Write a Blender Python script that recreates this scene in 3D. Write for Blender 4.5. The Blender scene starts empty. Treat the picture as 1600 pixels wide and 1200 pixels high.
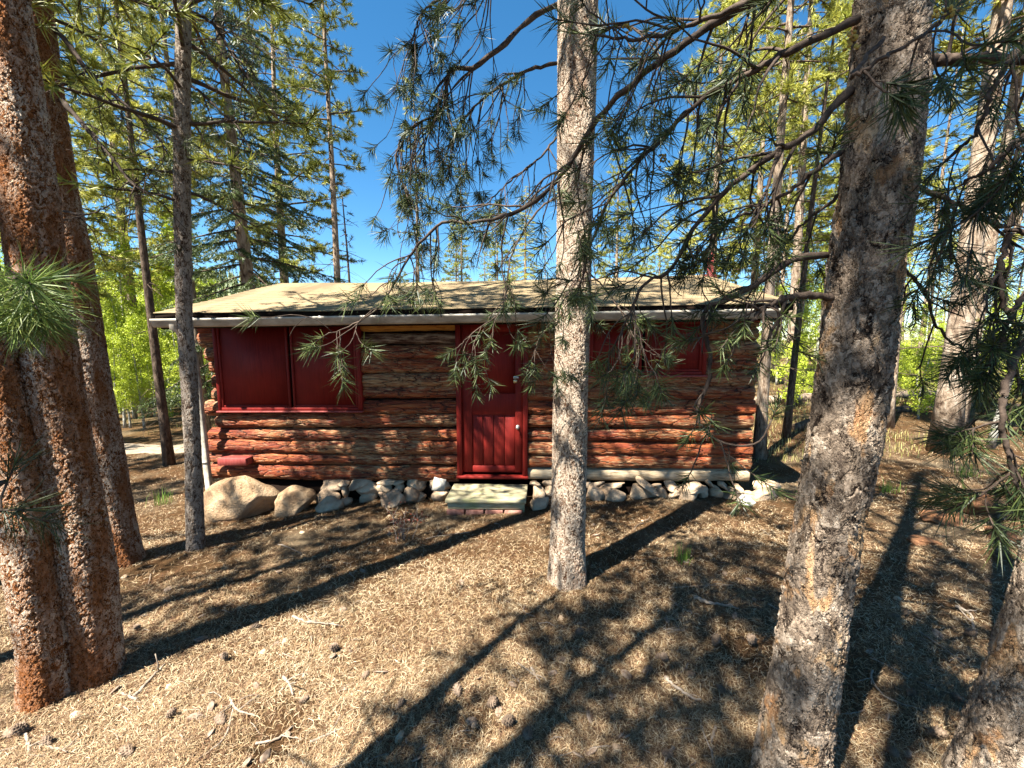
import bpy, math, random
import numpy as np
from mathutils import Vector

scene = bpy.context.scene
col = scene.collection
R = math.radians
# ------------------------------------------------------------------ camera
PITCH = R(6.4); F = 625.0
CAM = np.array([0, 0, 1.65])
cd = bpy.data.cameras.new('camera'); cam = bpy.data.objects.new('camera', cd); col.objects.link(cam)
cam.location = CAM; cam.rotation_euler = (R(90) - PITCH, 0, 0)
cd.sensor_width = 36.0; cd.lens = 36.0 * F / 1600; cd.clip_start = 0.05; cd.clip_end = 2000
scene.camera = cam
# ------------------------------------------------------------------ light
SUN_EL, SUN_AZ = R(58), R(229)          # azimuth clockwise from +Y
sd = np.array([math.sin(SUN_AZ) * math.cos(SUN_EL), math.cos(SUN_AZ) * math.cos(SUN_EL), math.sin(SUN_EL)])
w = bpy.data.worlds.new('World'); scene.world = w; w.use_nodes = True
nt = w.node_tree; nt.nodes.clear()
sky = nt.nodes.new('ShaderNodeTexSky'); sky.sky_type = 'NISHITA'; sky.sun_disc = False
sky.sun_elevation = SUN_EL; sky.sun_rotation = SUN_AZ; sky.altitude = 2600; sky.air_density = 1.0; sky.dust_density = 0.3; sky.ozone_density = 1.0
hs = nt.nodes.new('ShaderNodeHueSaturation'); hs.inputs['Saturation'].default_value = 1.3; hs.inputs['Hue'].default_value = 0.49
bg = nt.nodes.new('ShaderNodeBackground'); bg.inputs['Strength'].default_value = 0.052
wo = nt.nodes.new('ShaderNodeOutputWorld')
nt.links.new(sky.outputs[0], hs.inputs['Color']); nt.links.new(hs.outputs[0], bg.inputs[0]); nt.links.new(bg.outputs[0], wo.inputs[0])
ld = bpy.data.lights.new('sun', 'SUN'); ld.energy = 5.0; ld.angle = R(0.5); ld.color = (1.0, 0.94, 0.84)
sun = bpy.data.objects.new('sun', ld); col.objects.link(sun)
sun.rotation_euler = Vector(sd).to_track_quat('Z', 'Y').to_euler(); sun.location = (0, 0, 60)
scene.view_settings.view_transform = 'Standard'; scene.view_settings.look = 'None'
scene.view_settings.exposure = 2.42; scene.view_settings.gamma = 1.0; scene.view_settings.use_curve_mapping = False
scene.render.engine = 'CYCLES'
cy = scene.cycles
cy.max_bounces = 5; cy.diffuse_bounces = 2; cy.glossy_bounces = 2; cy.transmission_bounces = 3; cy.transparent_max_bounces = 4
cy.caustics_reflective = False; cy.caustics_refractive = False

# ------------------------------------------------------------------ geometry helpers
def ray(px, py):
    f = np.array([0, math.cos(PITCH), -math.sin(PITCH)]); u = np.array([0, math.sin(PITCH), math.cos(PITCH)])
    return f + (px - 800) / F * np.array([1.0, 0, 0]) + (600 - py) / F * u
def P(px, py, t): return CAM + ray(px, py) * t
def PY(px, py, Y):
    r = ray(px, py); return CAM + r * ((Y - CAM[1]) / r[1])
def vnoise(x, y, s, seed=0):
    x = np.asarray(x, float) / s + 37.3 * seed; y = np.asarray(y, float) / s - 11.7 * seed
    xi = np.floor(x); yi = np.floor(y); fx = x - xi; fy = y - yi
    fx = fx * fx * (3 - 2 * fx); fy = fy * fy * (3 - 2 * fy)
    def h(a, b):
        n = np.sin(a * 127.1 + b * 311.7 + seed * 74.7) * 43758.5453; return n - np.floor(n)
    return (h(xi, yi) * (1 - fx) + h(xi + 1, yi) * fx) * (1 - fy) + (h(xi, yi + 1) * (1 - fx) + h(xi + 1, yi + 1) * fx) * fy - 0.5
def gz(x, y):
    x = np.asarray(x, float); y = np.asarray(y, float)
    base = -0.075 * np.clip(y, -3, 5.6) + 0.04 * np.clip(x, -5, 6) + 0.02 * np.clip(y - 8, 0, 30) * np.clip((x + 2) / 8, 0, 1) * 0.5
    near = np.exp(-((x * x + y * y) / 400.0))
    return base + near * (0.11 * vnoise(x, y, 1.7, 1) + 0.05 * vnoise(x, y, 0.6, 2)) + 0.03 * vnoise(x, y, 0.22, 3) * near + 0.012 * vnoise(x, y, 0.09, 5) * near + (1 - near) * 1.0 * vnoise(x, y, 14, 4)
def G(px, py):
    r = ray(px, py); t = 3.0
    for _ in range(40):
        q = CAM + r * t; h = float(gz(q[0], q[1]))
        t = t + 0.7 * ((h - CAM[2]) / r[2] - t)
    return CAM + r * t, t

def tag(o, label=None, cat=None, group=None, kind=None):
    if label: o['label'] = label
    if cat: o['category'] = cat
    if group: o['group'] = group
    if kind: o['kind'] = kind
    return o
def empty(name, loc=(0, 0, 0), label=None, cat=None, group=None):
    o = bpy.data.objects.new(name, None); o.location = loc; o.empty_display_size = 0.1; col.objects.link(o)
    return tag(o, label, cat, group)
def link(name, me, mt=None, parent=None, loc=None):
    o = bpy.data.objects.new(name, me); col.objects.link(o)
    if mt is not None and len(me.materials) == 0: me.materials.append(mt)
    if parent is not None: o.parent = parent
    if loc is not None: o.location = loc
    return o
def two_mat(name, mb, V, T):
    """limbs (material 0) and needles or leaves (material 1) of one crown"""
    LV = np.concatenate(mb.V); q = np.concatenate(mb.Q) if mb.Q else np.zeros((0, 4), int); t = np.concatenate(mb.T) if mb.T else np.zeros((0, 3), int)
    q3 = np.concatenate([q[:, [0, 1, 2]], q[:, [0, 2, 3]]]); t = np.concatenate([t.reshape(-1, 3), q3])
    me = npmesh(name, np.vstack([LV, V]), np.concatenate([t, np.asarray(T) + len(LV)]))
    mi = np.zeros(len(me.polygons), np.int32); mi[len(t):] = 1
    me.polygons.foreach_set('material_index', mi); return me
def npmesh(name, V, tris=None, quads=None, smooth=False):
    me = bpy.data.meshes.new(name)
    V = np.asarray(V, np.float32); me.vertices.add(len(V)); me.vertices.foreach_set('co', V.ravel())
    L = []; S = []; n = 0
    for f, k in ((tris, 3), (quads, 4)):
        if f is None or len(f) == 0: continue
        f = np.asarray(f, np.int32); L.append(f.ravel()); S.append(n + np.arange(len(f)) * k); n += f.size
    L = np.concatenate(L); S = np.concatenate(S).astype(np.int32)
    me.loops.add(len(L)); me.loops.foreach_set('vertex_index', L)
    me.polygons.add(len(S)); me.polygons.foreach_set('loop_start', S)
    if smooth: me.polygons.foreach_set('use_smooth', np.ones(len(S), bool))
    me.update(calc_edges=True)
    return me
class MB:
    """collects shapes, then builds ONE mesh"""
    def __init__(s): s.V = []; s.T = []; s.Q = []; s.n = 0
    def add(s, V, T=None, Q=None):
        V = np.asarray(V, float)
        if T is not None and len(T): s.T.append(np.asarray(T, int) + s.n)
        if Q is not None and len(Q): s.Q.append(np.asarray(Q, int) + s.n)
        s.V.append(V); s.n += len(V)
    def box(s, lo, hi, fn=None, bev=0.0):
        lo = np.array(lo, float); hi = np.array(hi, float)
        b = min(bev, 0.45 * min(hi - lo))
        V = []
        if b <= 0:
            V = [(x, y, z) for x in (lo[0], hi[0]) for y in (lo[1], hi[1]) for z in (lo[2], hi[2])]
            Q = [(0, 1, 3, 2), (4, 6, 7, 5), (0, 4, 5, 1), (2, 3, 7, 6), (0, 2, 6, 4), (1, 5, 7, 3)]; T = None
        else:
            idx = {}
            for i in (0, 1):
                for j in (0, 1):
                    for k in (0, 1):
                        c = np.array([(lo, hi)[i][0], (lo, hi)[j][1], (lo, hi)[k][2]]); sg = np.array([1 - 2 * i, 1 - 2 * j, 1 - 2 * k])
                        for ax in range(3):
                            p = c + sg * b; p[ax] = c[ax]; idx[(i, j, k, ax)] = len(V); V.append(p)
            Q = []; T = []
            g = lambda i, j, k, a: idx[(i, j, k, a)]
            for s_ in (0, 1):
                Q.append((g(s_, 0, 0, 0), g(s_, 1, 0, 0), g(s_, 1, 1, 0), g(s_, 0, 1, 0)))
                Q.append((g(0, s_, 0, 1), g(1, s_, 0, 1), g(1, s_, 1, 1), g(0, s_, 1, 1)))
                Q.append((g(0, 0, s_, 2), g(1, 0, s_, 2), g(1, 1, s_, 2), g(0, 1, s_, 2)))
            for a in (0, 1):
                for c in (0, 1):
                    Q.append((g(0, a, c, 1), g(1, a, c, 1), g(1, a, c, 2), g(0, a, c, 2)))
                    Q.append((g(a, 0, c, 0), g(a, 1, c, 0), g(a, 1, c, 2), g(a, 0, c, 2)))
                    Q.append((g(a, c, 0, 0), g(a, c, 1, 0), g(a, c, 1, 1), g(a, c, 0, 1)))
            for i in (0, 1):
                for j in (0, 1):
                    for k in (0, 1): T.append((g(i, j, k, 0), g(i, j, k, 1), g(i, j, k, 2)))
        V = np.array(V, float)
        if fn is not None: V = np.array([fn(*p) for p in V])
        s.add(V, T, Q)
    def tube(s, pts, rad, n=6, cap=True):
        V, Q, T = tube(pts, rad, n, cap); s.add(V, T, Q)
    def mesh(s, name, smooth=False):
        me = npmesh(name, np.concatenate(s.V), np.concatenate(s.T) if s.T else None, np.concatenate(s.Q) if s.Q else None, smooth)
        return me
    def build(s, name, mt, parent=None, smooth=False, fixn=True):
        me = s.mesh(name, smooth)
        if fixn:
            import bmesh
            b = bmesh.new(); b.from_mesh(me); bmesh.ops.recalc_face_normals(b, faces=b.faces); b.to_mesh(me); b.free()
        return link(name, me, mt, parent)
def frames(pts):
    pts = np.asarray(pts, float)
    t = np.gradient(pts, axis=0); t /= np.linalg.norm(t, axis=1)[:, None] + 1e-12
    ref = np.array([0.31, 0.2, 0.93]) if abs(t[0][2]) < 0.8 else np.array([1.0, 0.1, 0])
    a = np.cross(t, ref); a /= np.linalg.norm(a, axis=1)[:, None] + 1e-12
    b = np.cross(t, a)
    return t, a, b
def tube(pts, rad, n=6, cap=True):
    pts = np.asarray(pts, float); m = len(pts); rad = np.broadcast_to(np.asarray(rad, float), (m,))
    t, a, b = frames(pts)
    th = np.arange(n) / n * 2 * np.pi
    V = pts[:, None, :] + rad[:, None, None] * (a[:, None, :] * np.cos(th)[None, :, None] + b[:, None, :] * np.sin(th)[None, :, None])
    V = V.reshape(-1, 3)
    i = np.arange(m - 1)[:, None] * n; j = np.arange(n)[None, :]; k = (j + 1) % n
    Q = np.stack([i + j, i + k, i + n + k, i + n + j], -1).reshape(-1, 4)
    T = []
    if cap:
        V = np.vstack([V, pts[:1], pts[-1:]])
        for q in range(n):
            T.append((m * n, (q + 1) % n, q)); T.append((m * n + 1, (m - 1) * n + q, (m - 1) * n + (q + 1) % n))
    return V, Q, np.array(T, int)
def spline(ctrl, n):
    """Catmull-Rom through the control points"""
    c = np.asarray(ctrl, float)
    if len(c) == 2: return c[0] + (c[1] - c[0]) * np.linspace(0, 1, n)[:, None]
    c = np.vstack([2 * c[0] - c[1], c, 2 * c[-1] - c[-2]])
    u = np.linspace(0, len(c) - 3 - 1e-6, n); i = u.astype(int); f = (u - i)[:, None]
    p0, p1, p2, p3 = c[i], c[i + 1], c[i + 2], c[i + 3]
    return 0.5 * (2 * p1 + (p2 - p0) * f + (2 * p0 - 5 * p1 + 4 * p2 - p3) * f ** 2 + (3 * p1 - p0 - 3 * p2 + p3) * f ** 3)
def unit(v):
    v = np.asarray(v, float); return v / (np.linalg.norm(v, axis=-1, keepdims=True) + 1e-12)

# ------------------------------------------------------------------ material helpers
class Mat:
    def __init__(s, name, rough=0.85, spec=0.2):
        s.m = bpy.data.materials.new(name); s.m.use_nodes = True; s.nt = s.m.node_tree
        s.b = s.nt.nodes['Principled BSDF']; s.out = s.nt.nodes['Material Output']
        s.b.inputs['Roughness'].default_value = rough; s.b.inputs['Specular IOR Level'].default_value = spec
        s._tc = None
    def n(s, typ, ins=None, **pr):
        nd = s.nt.nodes.new('ShaderNode' + typ)
        for k, v in pr.items(): setattr(nd, k, v)
        for k, v in (ins or {}).items():
            if isinstance(v, bpy.types.NodeSocket): s.nt.links.new(v, nd.inputs[k])
            else: nd.inputs[k].default_value = v
        return nd
    def l(s, a, b): s.nt.links.new(a, b)
    def obj(s, scale=(1, 1, 1)):
        if s._tc is None: s._tc = s.n('TexCoord')
        return s.n('Mapping', {'Vector': s._tc.outputs['Object'], 'Scale': scale}).outputs[0]
    def noise(s, vec, scale, detail=4, rough=0.55, dist=0.0):
        return s.n('TexNoise', {'Vector': vec, 'Scale': scale, 'Detail': detail, 'Roughness': rough, 'Distortion': dist}).outputs[0]
    def voro(s, vec, scale, feature='F1', out='Distance', rnd=1.0):
        return s.n('TexVoronoi', {'Vector': vec, 'Scale': scale, 'Randomness': rnd}, feature=feature).outputs[out]
    def ramp(s, fac, stops):
        r = s.n('ValToRGB', {'Fac': fac}); e = r.color_ramp.elements
        while len(e) > 1: e.remove(e[-1])
        e[0].position = stops[0][0]; e[0].color = (*stops[0][1], 1)
        for p, c in stops[1:]:
            q = e.new(p); q.color = (*c, 1)
        return r.outputs[0]
    def rampv(s, fac, stops): return s.ramp(fac, [(p, (v, v, v)) for p, v in stops])
    def math(s, op, a, b=0.0, c=None):
        ins = {0: a, 1: b}
        if c is not None: ins[2] = c
        return s.n('Math', ins, operation=op).outputs[0]
    def mix(s, fac, a, b, mode='MIX'):
        m = s.n('MixRGB', blend_type=mode)
        for k, v in (('Fac', fac), ('Color1', a), ('Color2', b)):
            if isinstance(v, bpy.types.NodeSocket): s.l(v, m.inputs[k])
            else: m.inputs[k].default_value = v if k == 'Fac' else (*v, 1)
        return m.outputs[0]
    def tone(s, c, k=0.66):
        return s.n('MixRGB', {'Fac': 1.0, 'Color1': c, 'Color2': (k, k, k, 1)}, blend_type='MULTIPLY').outputs[0]
    def color(s, c, k=0.66):
        if isinstance(c, bpy.types.NodeSocket): s.l(s.tone(c, k), s.b.inputs['Base Color'])
        else: s.b.inputs['Base Color'].default_value = (c[0] * k, c[1] * k, c[2] * k, 1)
        return s
    def bump(s, h, dist=0.01, strength=1.0):
        s.l(s.n('Bump', {'Height': h, 'Distance': dist, 'Strength': strength}).outputs[0], s.b.inputs['Normal']); return s
    def displace(s, h, scale=0.01, mid=0.5):
        d = s.n('Displacement', {'Height': h, 'Scale': scale, 'Midlevel': mid}); s.l(d.outputs[0], s.out.inputs['Displacement'])
        s.m.displacement_method = 'BOTH'; return s

def foliage_mat(name, c0, c1, c2, trans=0.3, nscale=2.5, island=True):
    m = Mat(name, 0.5, 0.35)
    g = m.n('NewGeometry'); oi = m.n('ObjectInfo')
    f = m.noise(m.obj(), nscale, 3)
    f = m.math('ADD', m.math('MULTIPLY', f, 0.75), m.math('MULTIPLY', g.outputs['Random Per Island'], 0.45)) if island else f
    f = m.math('ADD', f, m.math('MULTIPLY', oi.outputs['Random'], 0.15))
    c = m.ramp(f, [(0.30, c0), (0.62, c1), (0.95, c2)])
    m.color(c, 0.8)
    tr = m.n('BsdfTranslucent', {'Color': m.tone(c, 0.8)}); mx = m.n('MixShader', {0: trans, 1: m.b.outputs[0], 2: tr.outputs[0]})
    m.l(mx.outputs[0], m.out.inputs['Surface'])
    return m.m
def bark_flaky(name, pale, tan, rust, dark, scale=34.0, depth=0.012, stretch=0.55, rustbias=0.5, cover=0.5):
    """small ragged flakes: pale curled scales over a dark red-brown bed, rust streaks"""
    m = Mat(name, 0.9, 0.12)
    v = m.obj((1, 1, stretch))
    w1 = m.n('TexNoise', {'Vector': v, 'Scale': scale * 0.6, 'Detail': 3}).outputs['Color']
    vv = m.n('MixRGB', {'Fac': 0.10, 'Color1': v, 'Color2': w1}).outputs[0]
    flake = m.n('TexNoise', {'Vector': vv, 'Scale': scale, 'Detail': 5, 'Roughness': 0.62, 'Distortion': 0.7}).outputs[0]
    edge = m.voro(vv, scale * 1.1, 'DISTANCE_TO_EDGE'); cell = m.n('SeparateColor', {0: m.voro(vv, scale * 1.1, 'F1', 'Color')})
    big = m.noise(m.obj((1, 1, 0.25)), 5.5, 4, 0.6); fine = m.noise(v, scale * 4, 3, 0.7)
    h = m.math('ADD', m.rampv(flake, [(0.36, 0.0), (0.47, 0.35), (0.53, 0.8), (0.66, 1.0)]), m.math('MULTIPLY', m.rampv(edge, [(0.0, 0.0), (0.1, 1.0)]), 0.35))
    h = m.math('ADD', m.math('MULTIPLY', h, 0.7), m.math('MULTIPLY', fine, 0.25))
    sel = m.math('ADD', m.math('MULTIPLY', h, 0.75), m.math('ADD', m.math('MULTIPLY', cell.outputs[0], 0.30), m.math('MULTIPLY', big, 0.25)))
    base = m.ramp(sel, [(0.30, dark), (cover + 0.10, rust), (cover + 0.27, tan), (cover + 0.40, pale)])
    base = m.mix(m.rampv(big, [(rustbias, 0.0), (rustbias + 0.14, 0.85)]), base, rust)
    c = m.mix(m.rampv(h, [(0.24, 0.0), (0.50, 1.0)]), dark, base)
    m.color(c); m.displace(h, depth, 0.5)
    return m.m
def bark_plates(name):
    """old grey trunk: rough mottled scales, soft orange patches where scales came off"""
    m = Mat(name, 0.9, 0.12)
    v = m.obj((1, 1, 0.6))
    w1 = m.n('TexNoise', {'Vector': v, 'Scale': 6, 'Detail': 3}).outputs['Color']; w2 = m.n('TexNoise', {'Vector': v, 'Scale': 26, 'Detail': 4, 'Roughness': 0.7}).outputs['Color']
    vv = m.n('MixRGB', {'Fac': 0.22, 'Color1': v, 'Color2': w1}).outputs[0]; vv = m.n('MixRGB', {'Fac': 0.07, 'Color1': vv, 'Color2': w2}).outputs[0]
    e1 = m.voro(vv, 19, 'DISTANCE_TO_EDGE'); e2 = m.voro(vv, 47, 'DISTANCE_TO_EDGE'); c2 = m.n('SeparateColor', {0: m.voro(vv, 47, 'F1', 'Color')}); c1 = m.n('SeparateColor', {0: m.voro(vv, 19, 'F1', 'Color')})
    fine = m.noise(v, 85, 5, 0.75); mid = m.noise(v, 17, 5, 0.7, 0.6); big = m.noise(v, 3.5, 4)
    crack = m.rampv(m.math('ADD', e1, m.math('MULTIPLY', m.math('SUBTRACT', mid, 0.45), 0.35)), [(0.0, 0.0), (0.05, 0.55), (0.16, 1.0)])
    crack2 = m.rampv(e2, [(0.0, 0.45), (0.10, 1.0)])
    h = m.math('MULTIPLY', m.math('MULTIPLY', crack, crack2), m.math('ADD', 0.25, m.math('MULTIPLY', c2.outputs[1], 0.45)))
    h = m.math('ADD', h, m.math('ADD', m.math('MULTIPLY', fine, 0.3), m.math('MULTIPLY', mid, 0.5)))
    pn = m.n('TexNoise', {'Vector': m.obj((1, 1, 0.5)), 'Scale': 9.5, 'Detail': 3, 'Roughness': 0.5, 'Distortion': 0.8}).outputs[0]
    patch = m.math('MULTIPLY', m.rampv(pn, [(0.55, 0.0), (0.60, 1.0)]), m.rampv(mid, [(0.32, 0.2), (0.5, 1.0)]))
    grey = m.ramp(m.math('ADD', m.math('MULTIPLY', fine, 0.5), m.math('ADD', m.math('MULTIPLY', c2.outputs[0], 0.25), m.math('MULTIPLY', mid, 0.25))), [(0.30, (0.06, 0.042, 0.032)), (0.42, (0.24, 0.18, 0.13)), (0.54, (0.44, 0.34, 0.25)), (0.68, (0.62, 0.52, 0.41))])
    grey = m.mix(m.rampv(big, [(0.5, 0), (0.64, 0.4)]), grey, (0.18, 0.14, 0.11))
    orange = m.ramp(m.math('ADD', m.math('MULTIPLY', c1.outputs[1], 0.4), m.math('MULTIPLY', fine, 0.6)), [(0.25, (0.36, 0.17, 0.07)), (0.5, (0.52, 0.32, 0.16)), (0.75, (0.6, 0.45, 0.29))])
    c = m.mix(m.math('MULTIPLY', patch, 0.85), grey, orange)
    c = m.mix(m.rampv(h, [(0.36, 0.0), (0.66, 1.0)]), (0.022, 0.014, 0.010), c)
    m.color(c); m.displace(m.math('SUBTRACT', h, m.math('MULTIPLY', patch, 0.2)), 0.017, 0.5)
    return m.m

M = {}
M['bark_red'] = bark_flaky('bark_reddish_flakes', (0.68, 0.56, 0.44), (0.42, 0.25, 0.14), (0.33, 0.115, 0.030), (0.03, 0.010, 0.005), 56, 0.014, 0.6, 0.43, 0.48)
M['bark_pale'] = bark_flaky('bark_pale_flakes', (0.66, 0.55, 0.43), (0.46, 0.34, 0.24), (0.22, 0.10, 0.05), (0.03, 0.013, 0.008), 56, 0.013, 0.6, 0.57, 0.42)
M['bark_thin'] = bark_flaky('bark_grey_thin', (0.38, 0.32, 0.26), (0.23, 0.175, 0.13), (0.13, 0.075, 0.045), (0.03, 0.018, 0.013), 45, 0.008, 0.5, 0.62, 0.42)
M['bark_plate'] = bark_plates('bark_grey_plates')
def bark_far(name, a, b, d):
    m = Mat(name, 0.9, 0.1); v = m.obj((1, 1, 0.35))
    f = m.noise(v, 14, 5, 0.7); m.color(m.ramp(f, [(0.36, d), (0.5, a), (0.68, b)])); m.bump(f, 0.03); return m.m
M['bark_far'] = bark_far('bark_far_pine', (0.36, 0.27, 0.19), (0.58, 0.48, 0.38), (0.09, 0.055, 0.038))
M['bark_far_dark'] = bark_far('bark_far_dark', (0.12, 0.085, 0.06), (0.24, 0.18, 0.13), (0.04, 0.028, 0.02))
M['bark_aspen'] = bark_far('bark_aspen', (0.55, 0.53, 0.45), (0.7, 0.68, 0.6), (0.12, 0.1, 0.08))
def twig_mat(name, a, b):
    m = Mat(name, 0.85, 0.15); f = m.noise(m.obj(), 30, 4, 0.7); m.color(m.ramp(f, [(0.3, a), (0.7, b)])); m.bump(f, 0.004); return m.m
M['twig'] = twig_mat('twig_bark', (0.035, 0.025, 0.019), (0.14, 0.10, 0.075))
M['deadwood'] = twig_mat('dead_wood', (0.17, 0.13, 0.095), (0.46, 0.38, 0.30))
M['deadgrey'] = twig_mat('dead_wood_grey', (0.16, 0.12, 0.09), (0.4, 0.33, 0.26))
M['needle_near_shaded'] = foliage_mat('needles_near_shaded', (0.014, 0.026, 0.010), (0.036, 0.058, 0.017), (0.12, 0.15, 0.04), 0.18, 6)  # darker greens: the shade on the near boughs is put into their colour
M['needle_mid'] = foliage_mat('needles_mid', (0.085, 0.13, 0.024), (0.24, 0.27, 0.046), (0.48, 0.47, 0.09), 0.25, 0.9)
M['needle_yel'] = foliage_mat('needles_yellow_green', (0.16, 0.21, 0.03), (0.40, 0.41, 0.06), (0.60, 0.57, 0.12), 0.28, 0.8)
M['needle_tuft_sunlit'] = foliage_mat('needles_tuft_sunlit', (0.05, 0.10, 0.02), (0.12, 0.20, 0.04), (0.28, 0.34, 0.08), 0.3, 9)  # brighter greens paint sunlight onto the tuft at the left edge
M['needle_dark'] = foliage_mat('needles_dark', (0.03, 0.055, 0.022), (0.065, 0.10, 0.03), (0.14, 0.17, 0.05), 0.25, 1.2)
M['leaf'] = foliage_mat('aspen_leaves', (0.26, 0.36, 0.02), (0.46, 0.56, 0.04), (0.62, 0.70, 0.09), 0.35, 1.0)
M['grass'] = foliage_mat('fresh_grass', (0.08, 0.16, 0.02), (0.16, 0.28, 0.04), (0.3, 0.4, 0.08), 0.35, 8)

# ------------------------------------------------------------------ needles, branches, crowns
def needles(rng, A, B, cnt, length, width, droop=0.15, spread=(0.35, 1.15), bend=0.12, s0=0.15):
    """one bent needle = 3 triangles; A,B shoot ends (k,3); cnt needles per shoot"""
    A = np.asarray(A, float); B = np.asarray(B, float)
    if len(A) == 0: return np.zeros((0, 3)), np.zeros((0, 3), int)
    idx = np.repeat(np.arange(len(A)), cnt); N = len(idx)
    a = A[idx]; d = unit(B - A)[idx]; s = s0 + (1 - s0) * rng.random(N)
    p = a + (B - A)[idx] * s[:, None]
    r = rng.normal(size=(N, 3)); r -= (r * d).sum(1)[:, None] * d; r = unit(r)
    th = spread[0] + (spread[1] - spread[0]) * rng.random(N) * (1.25 - 0.6 * s)
    q = d * np.cos(th)[:, None] + r * np.sin(th)[:, None]; q[:, 2] -= droop * rng.random(N); q = unit(q)
    L = (length * (0.7 + 0.5 * rng.random(N)))[:, None]
    side = unit(np.cross(q, rng.normal(size=(N, 3)))) * (width * 0.5)
    bn = unit(np.cross(q, side)) * (bend * L * rng.uniform(-1, 1, (N, 1)))
    mid = p + q * L * 0.55 + bn; tip = p + q * L
    V = np.stack([p - side, p + side, mid + side * 0.9, mid - side * 0.9, tip], 1).reshape(-1, 3)
    o = (np.arange(N) * 5)[:, None]
    T = np.concatenate([o + [0, 1, 2], o + [0, 2, 3], o + [3, 2, 4]])
    return V, T
def needles1(rng, A, B, cnt, length, width, droop=0.1, spread=(0.3, 1.3)):
    """single-triangle needles for trees farther off"""
    A = np.asarray(A, float); B = np.asarray(B, float)
    idx = np.repeat(np.arange(len(A)), cnt); N = len(idx)
    d = unit(B - A)[idx]; s = rng.random(N); p = A[idx] + (B - A)[idx] * s[:, None]
    r = rng.normal(size=(N, 3)); r -= (r * d).sum(1)[:, None] * d; r = unit(r)
    th = spread[0] + (spread[1] - spread[0]) * rng.random(N) * (1.2 - 0.6 * s)
    q = d * np.cos(th)[:, None] + r * np.sin(th)[:, None]; q[:, 2] -= droop * rng.random(N); q = unit(q)
    L = (length * (0.65 + 0.6 * rng.random(N)))[:, None]
    side = unit(np.cross(q, rng.normal(size=(N, 3)))) * (width * 0.5)
    V = np.stack([p - side, p + side, p + q * L], 1).reshape(-1, 3)
    return V, (np.arange(N) * 3)[:, None] + np.array([[0, 1, 2]])
def curve_from(rng, p, d, L, n=6, grav=0.25, wig=0.12, up=0.0):
    """a bending twig: starts along d, sags by grav and turns up at the tip by up"""
    pts = [np.array(p, float)]; d = unit(d); st = L / (n - 1)
    for i in range(n - 1):
        k = i / (n - 1)
        d = unit(d + rng.normal(size=3) * wig + np.array([0, 0, -grav + (grav + up) * 2.0 * max(0, k - 0.55)]))
        pts.append(pts[-1] + d * st)
    return np.array(pts)
def grow_branch(rng, path, r0, r1, twigs, tl=(0.2, 0.5), nlen=0.085, ncnt=70, nwid=0.0022, s0=0.2, grav=0.22, up=0.38, sub=2, down=0.3, seg=7, endtuft=True, bare=0.25):
    """path: world points of the main limb.  Returns limb MB and shoot list"""
    mb = MB(); A = []; B = []
    path = np.asarray(path, float); m = len(path)
    mb.tube(path, np.linspace(r0, r1, m) * (1 + 0.1 * rng.normal(size=m)), seg)
    ln = np.linalg.norm(np.diff(path, axis=0), axis=1).sum()
    def shoot(p, d, big=1.0):
        L = (0.04 + 0.05 * rng.random()) * big
        q = p + unit(d) * L; A.append(p - unit(d) * L * 0.3); B.append(q); mb.tube([p, q], [0.0026, 0.002], 4)
    for _ in range(twigs):
        s = s0 + (1 - s0) * rng.random(); i = min(int(s * (m - 1)), m - 2)
        p = path[i] + (path[i + 1] - path[i]) * (s * (m - 1) - i)
        tg = unit(path[i + 1] - path[i]); rr = rng.normal(size=3); rr -= rr @ tg * tg
        d = unit(tg * 0.6 + unit(rr) * 0.9 + np.array([0, 0, -down]))
        L = tl[0] + (tl[1] - tl[0]) * rng.random()
        tw = curve_from(rng, p, d, L, 9, grav * 0.5, 0.13, up)
        rb = (r0 + (r1 - r0) * s); ra = min(0.0065, rb * 0.6)
        mb.tube(tw, np.linspace(ra, 0.0024, 9), 5)
        if rng.random() > bare: shoot(tw[-1], tw[-1] - tw[-2])
        for k in range(sub):
            j = rng.integers(2, 7); t2 = unit(tw[j + 1] - tw[j]); r2 = rng.normal(size=3); r2 -= r2 @ t2 * t2
            d2 = unit(t2 * 0.8 + unit(r2) * 0.7 + np.array([0, 0, -down * 0.5]))
            w2 = curve_from(rng, tw[j], d2, L * (0.25 + 0.4 * rng.random()), 6, grav * 0.6, 0.14, up)
            mb.tube(w2, np.linspace(ra * 0.6, 0.002, 6), 4)
            if rng.random() > bare: shoot(w2[-1], w2[-1] - w2[-2])
    if endtuft: shoot(path[-1], path[-1] - path[-2], 1.2)
    V, T = needles(rng, A, B, ncnt, nlen, nwid, 0.08, (0.45, 1.45), 0.05)
    return mb, V, T
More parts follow.
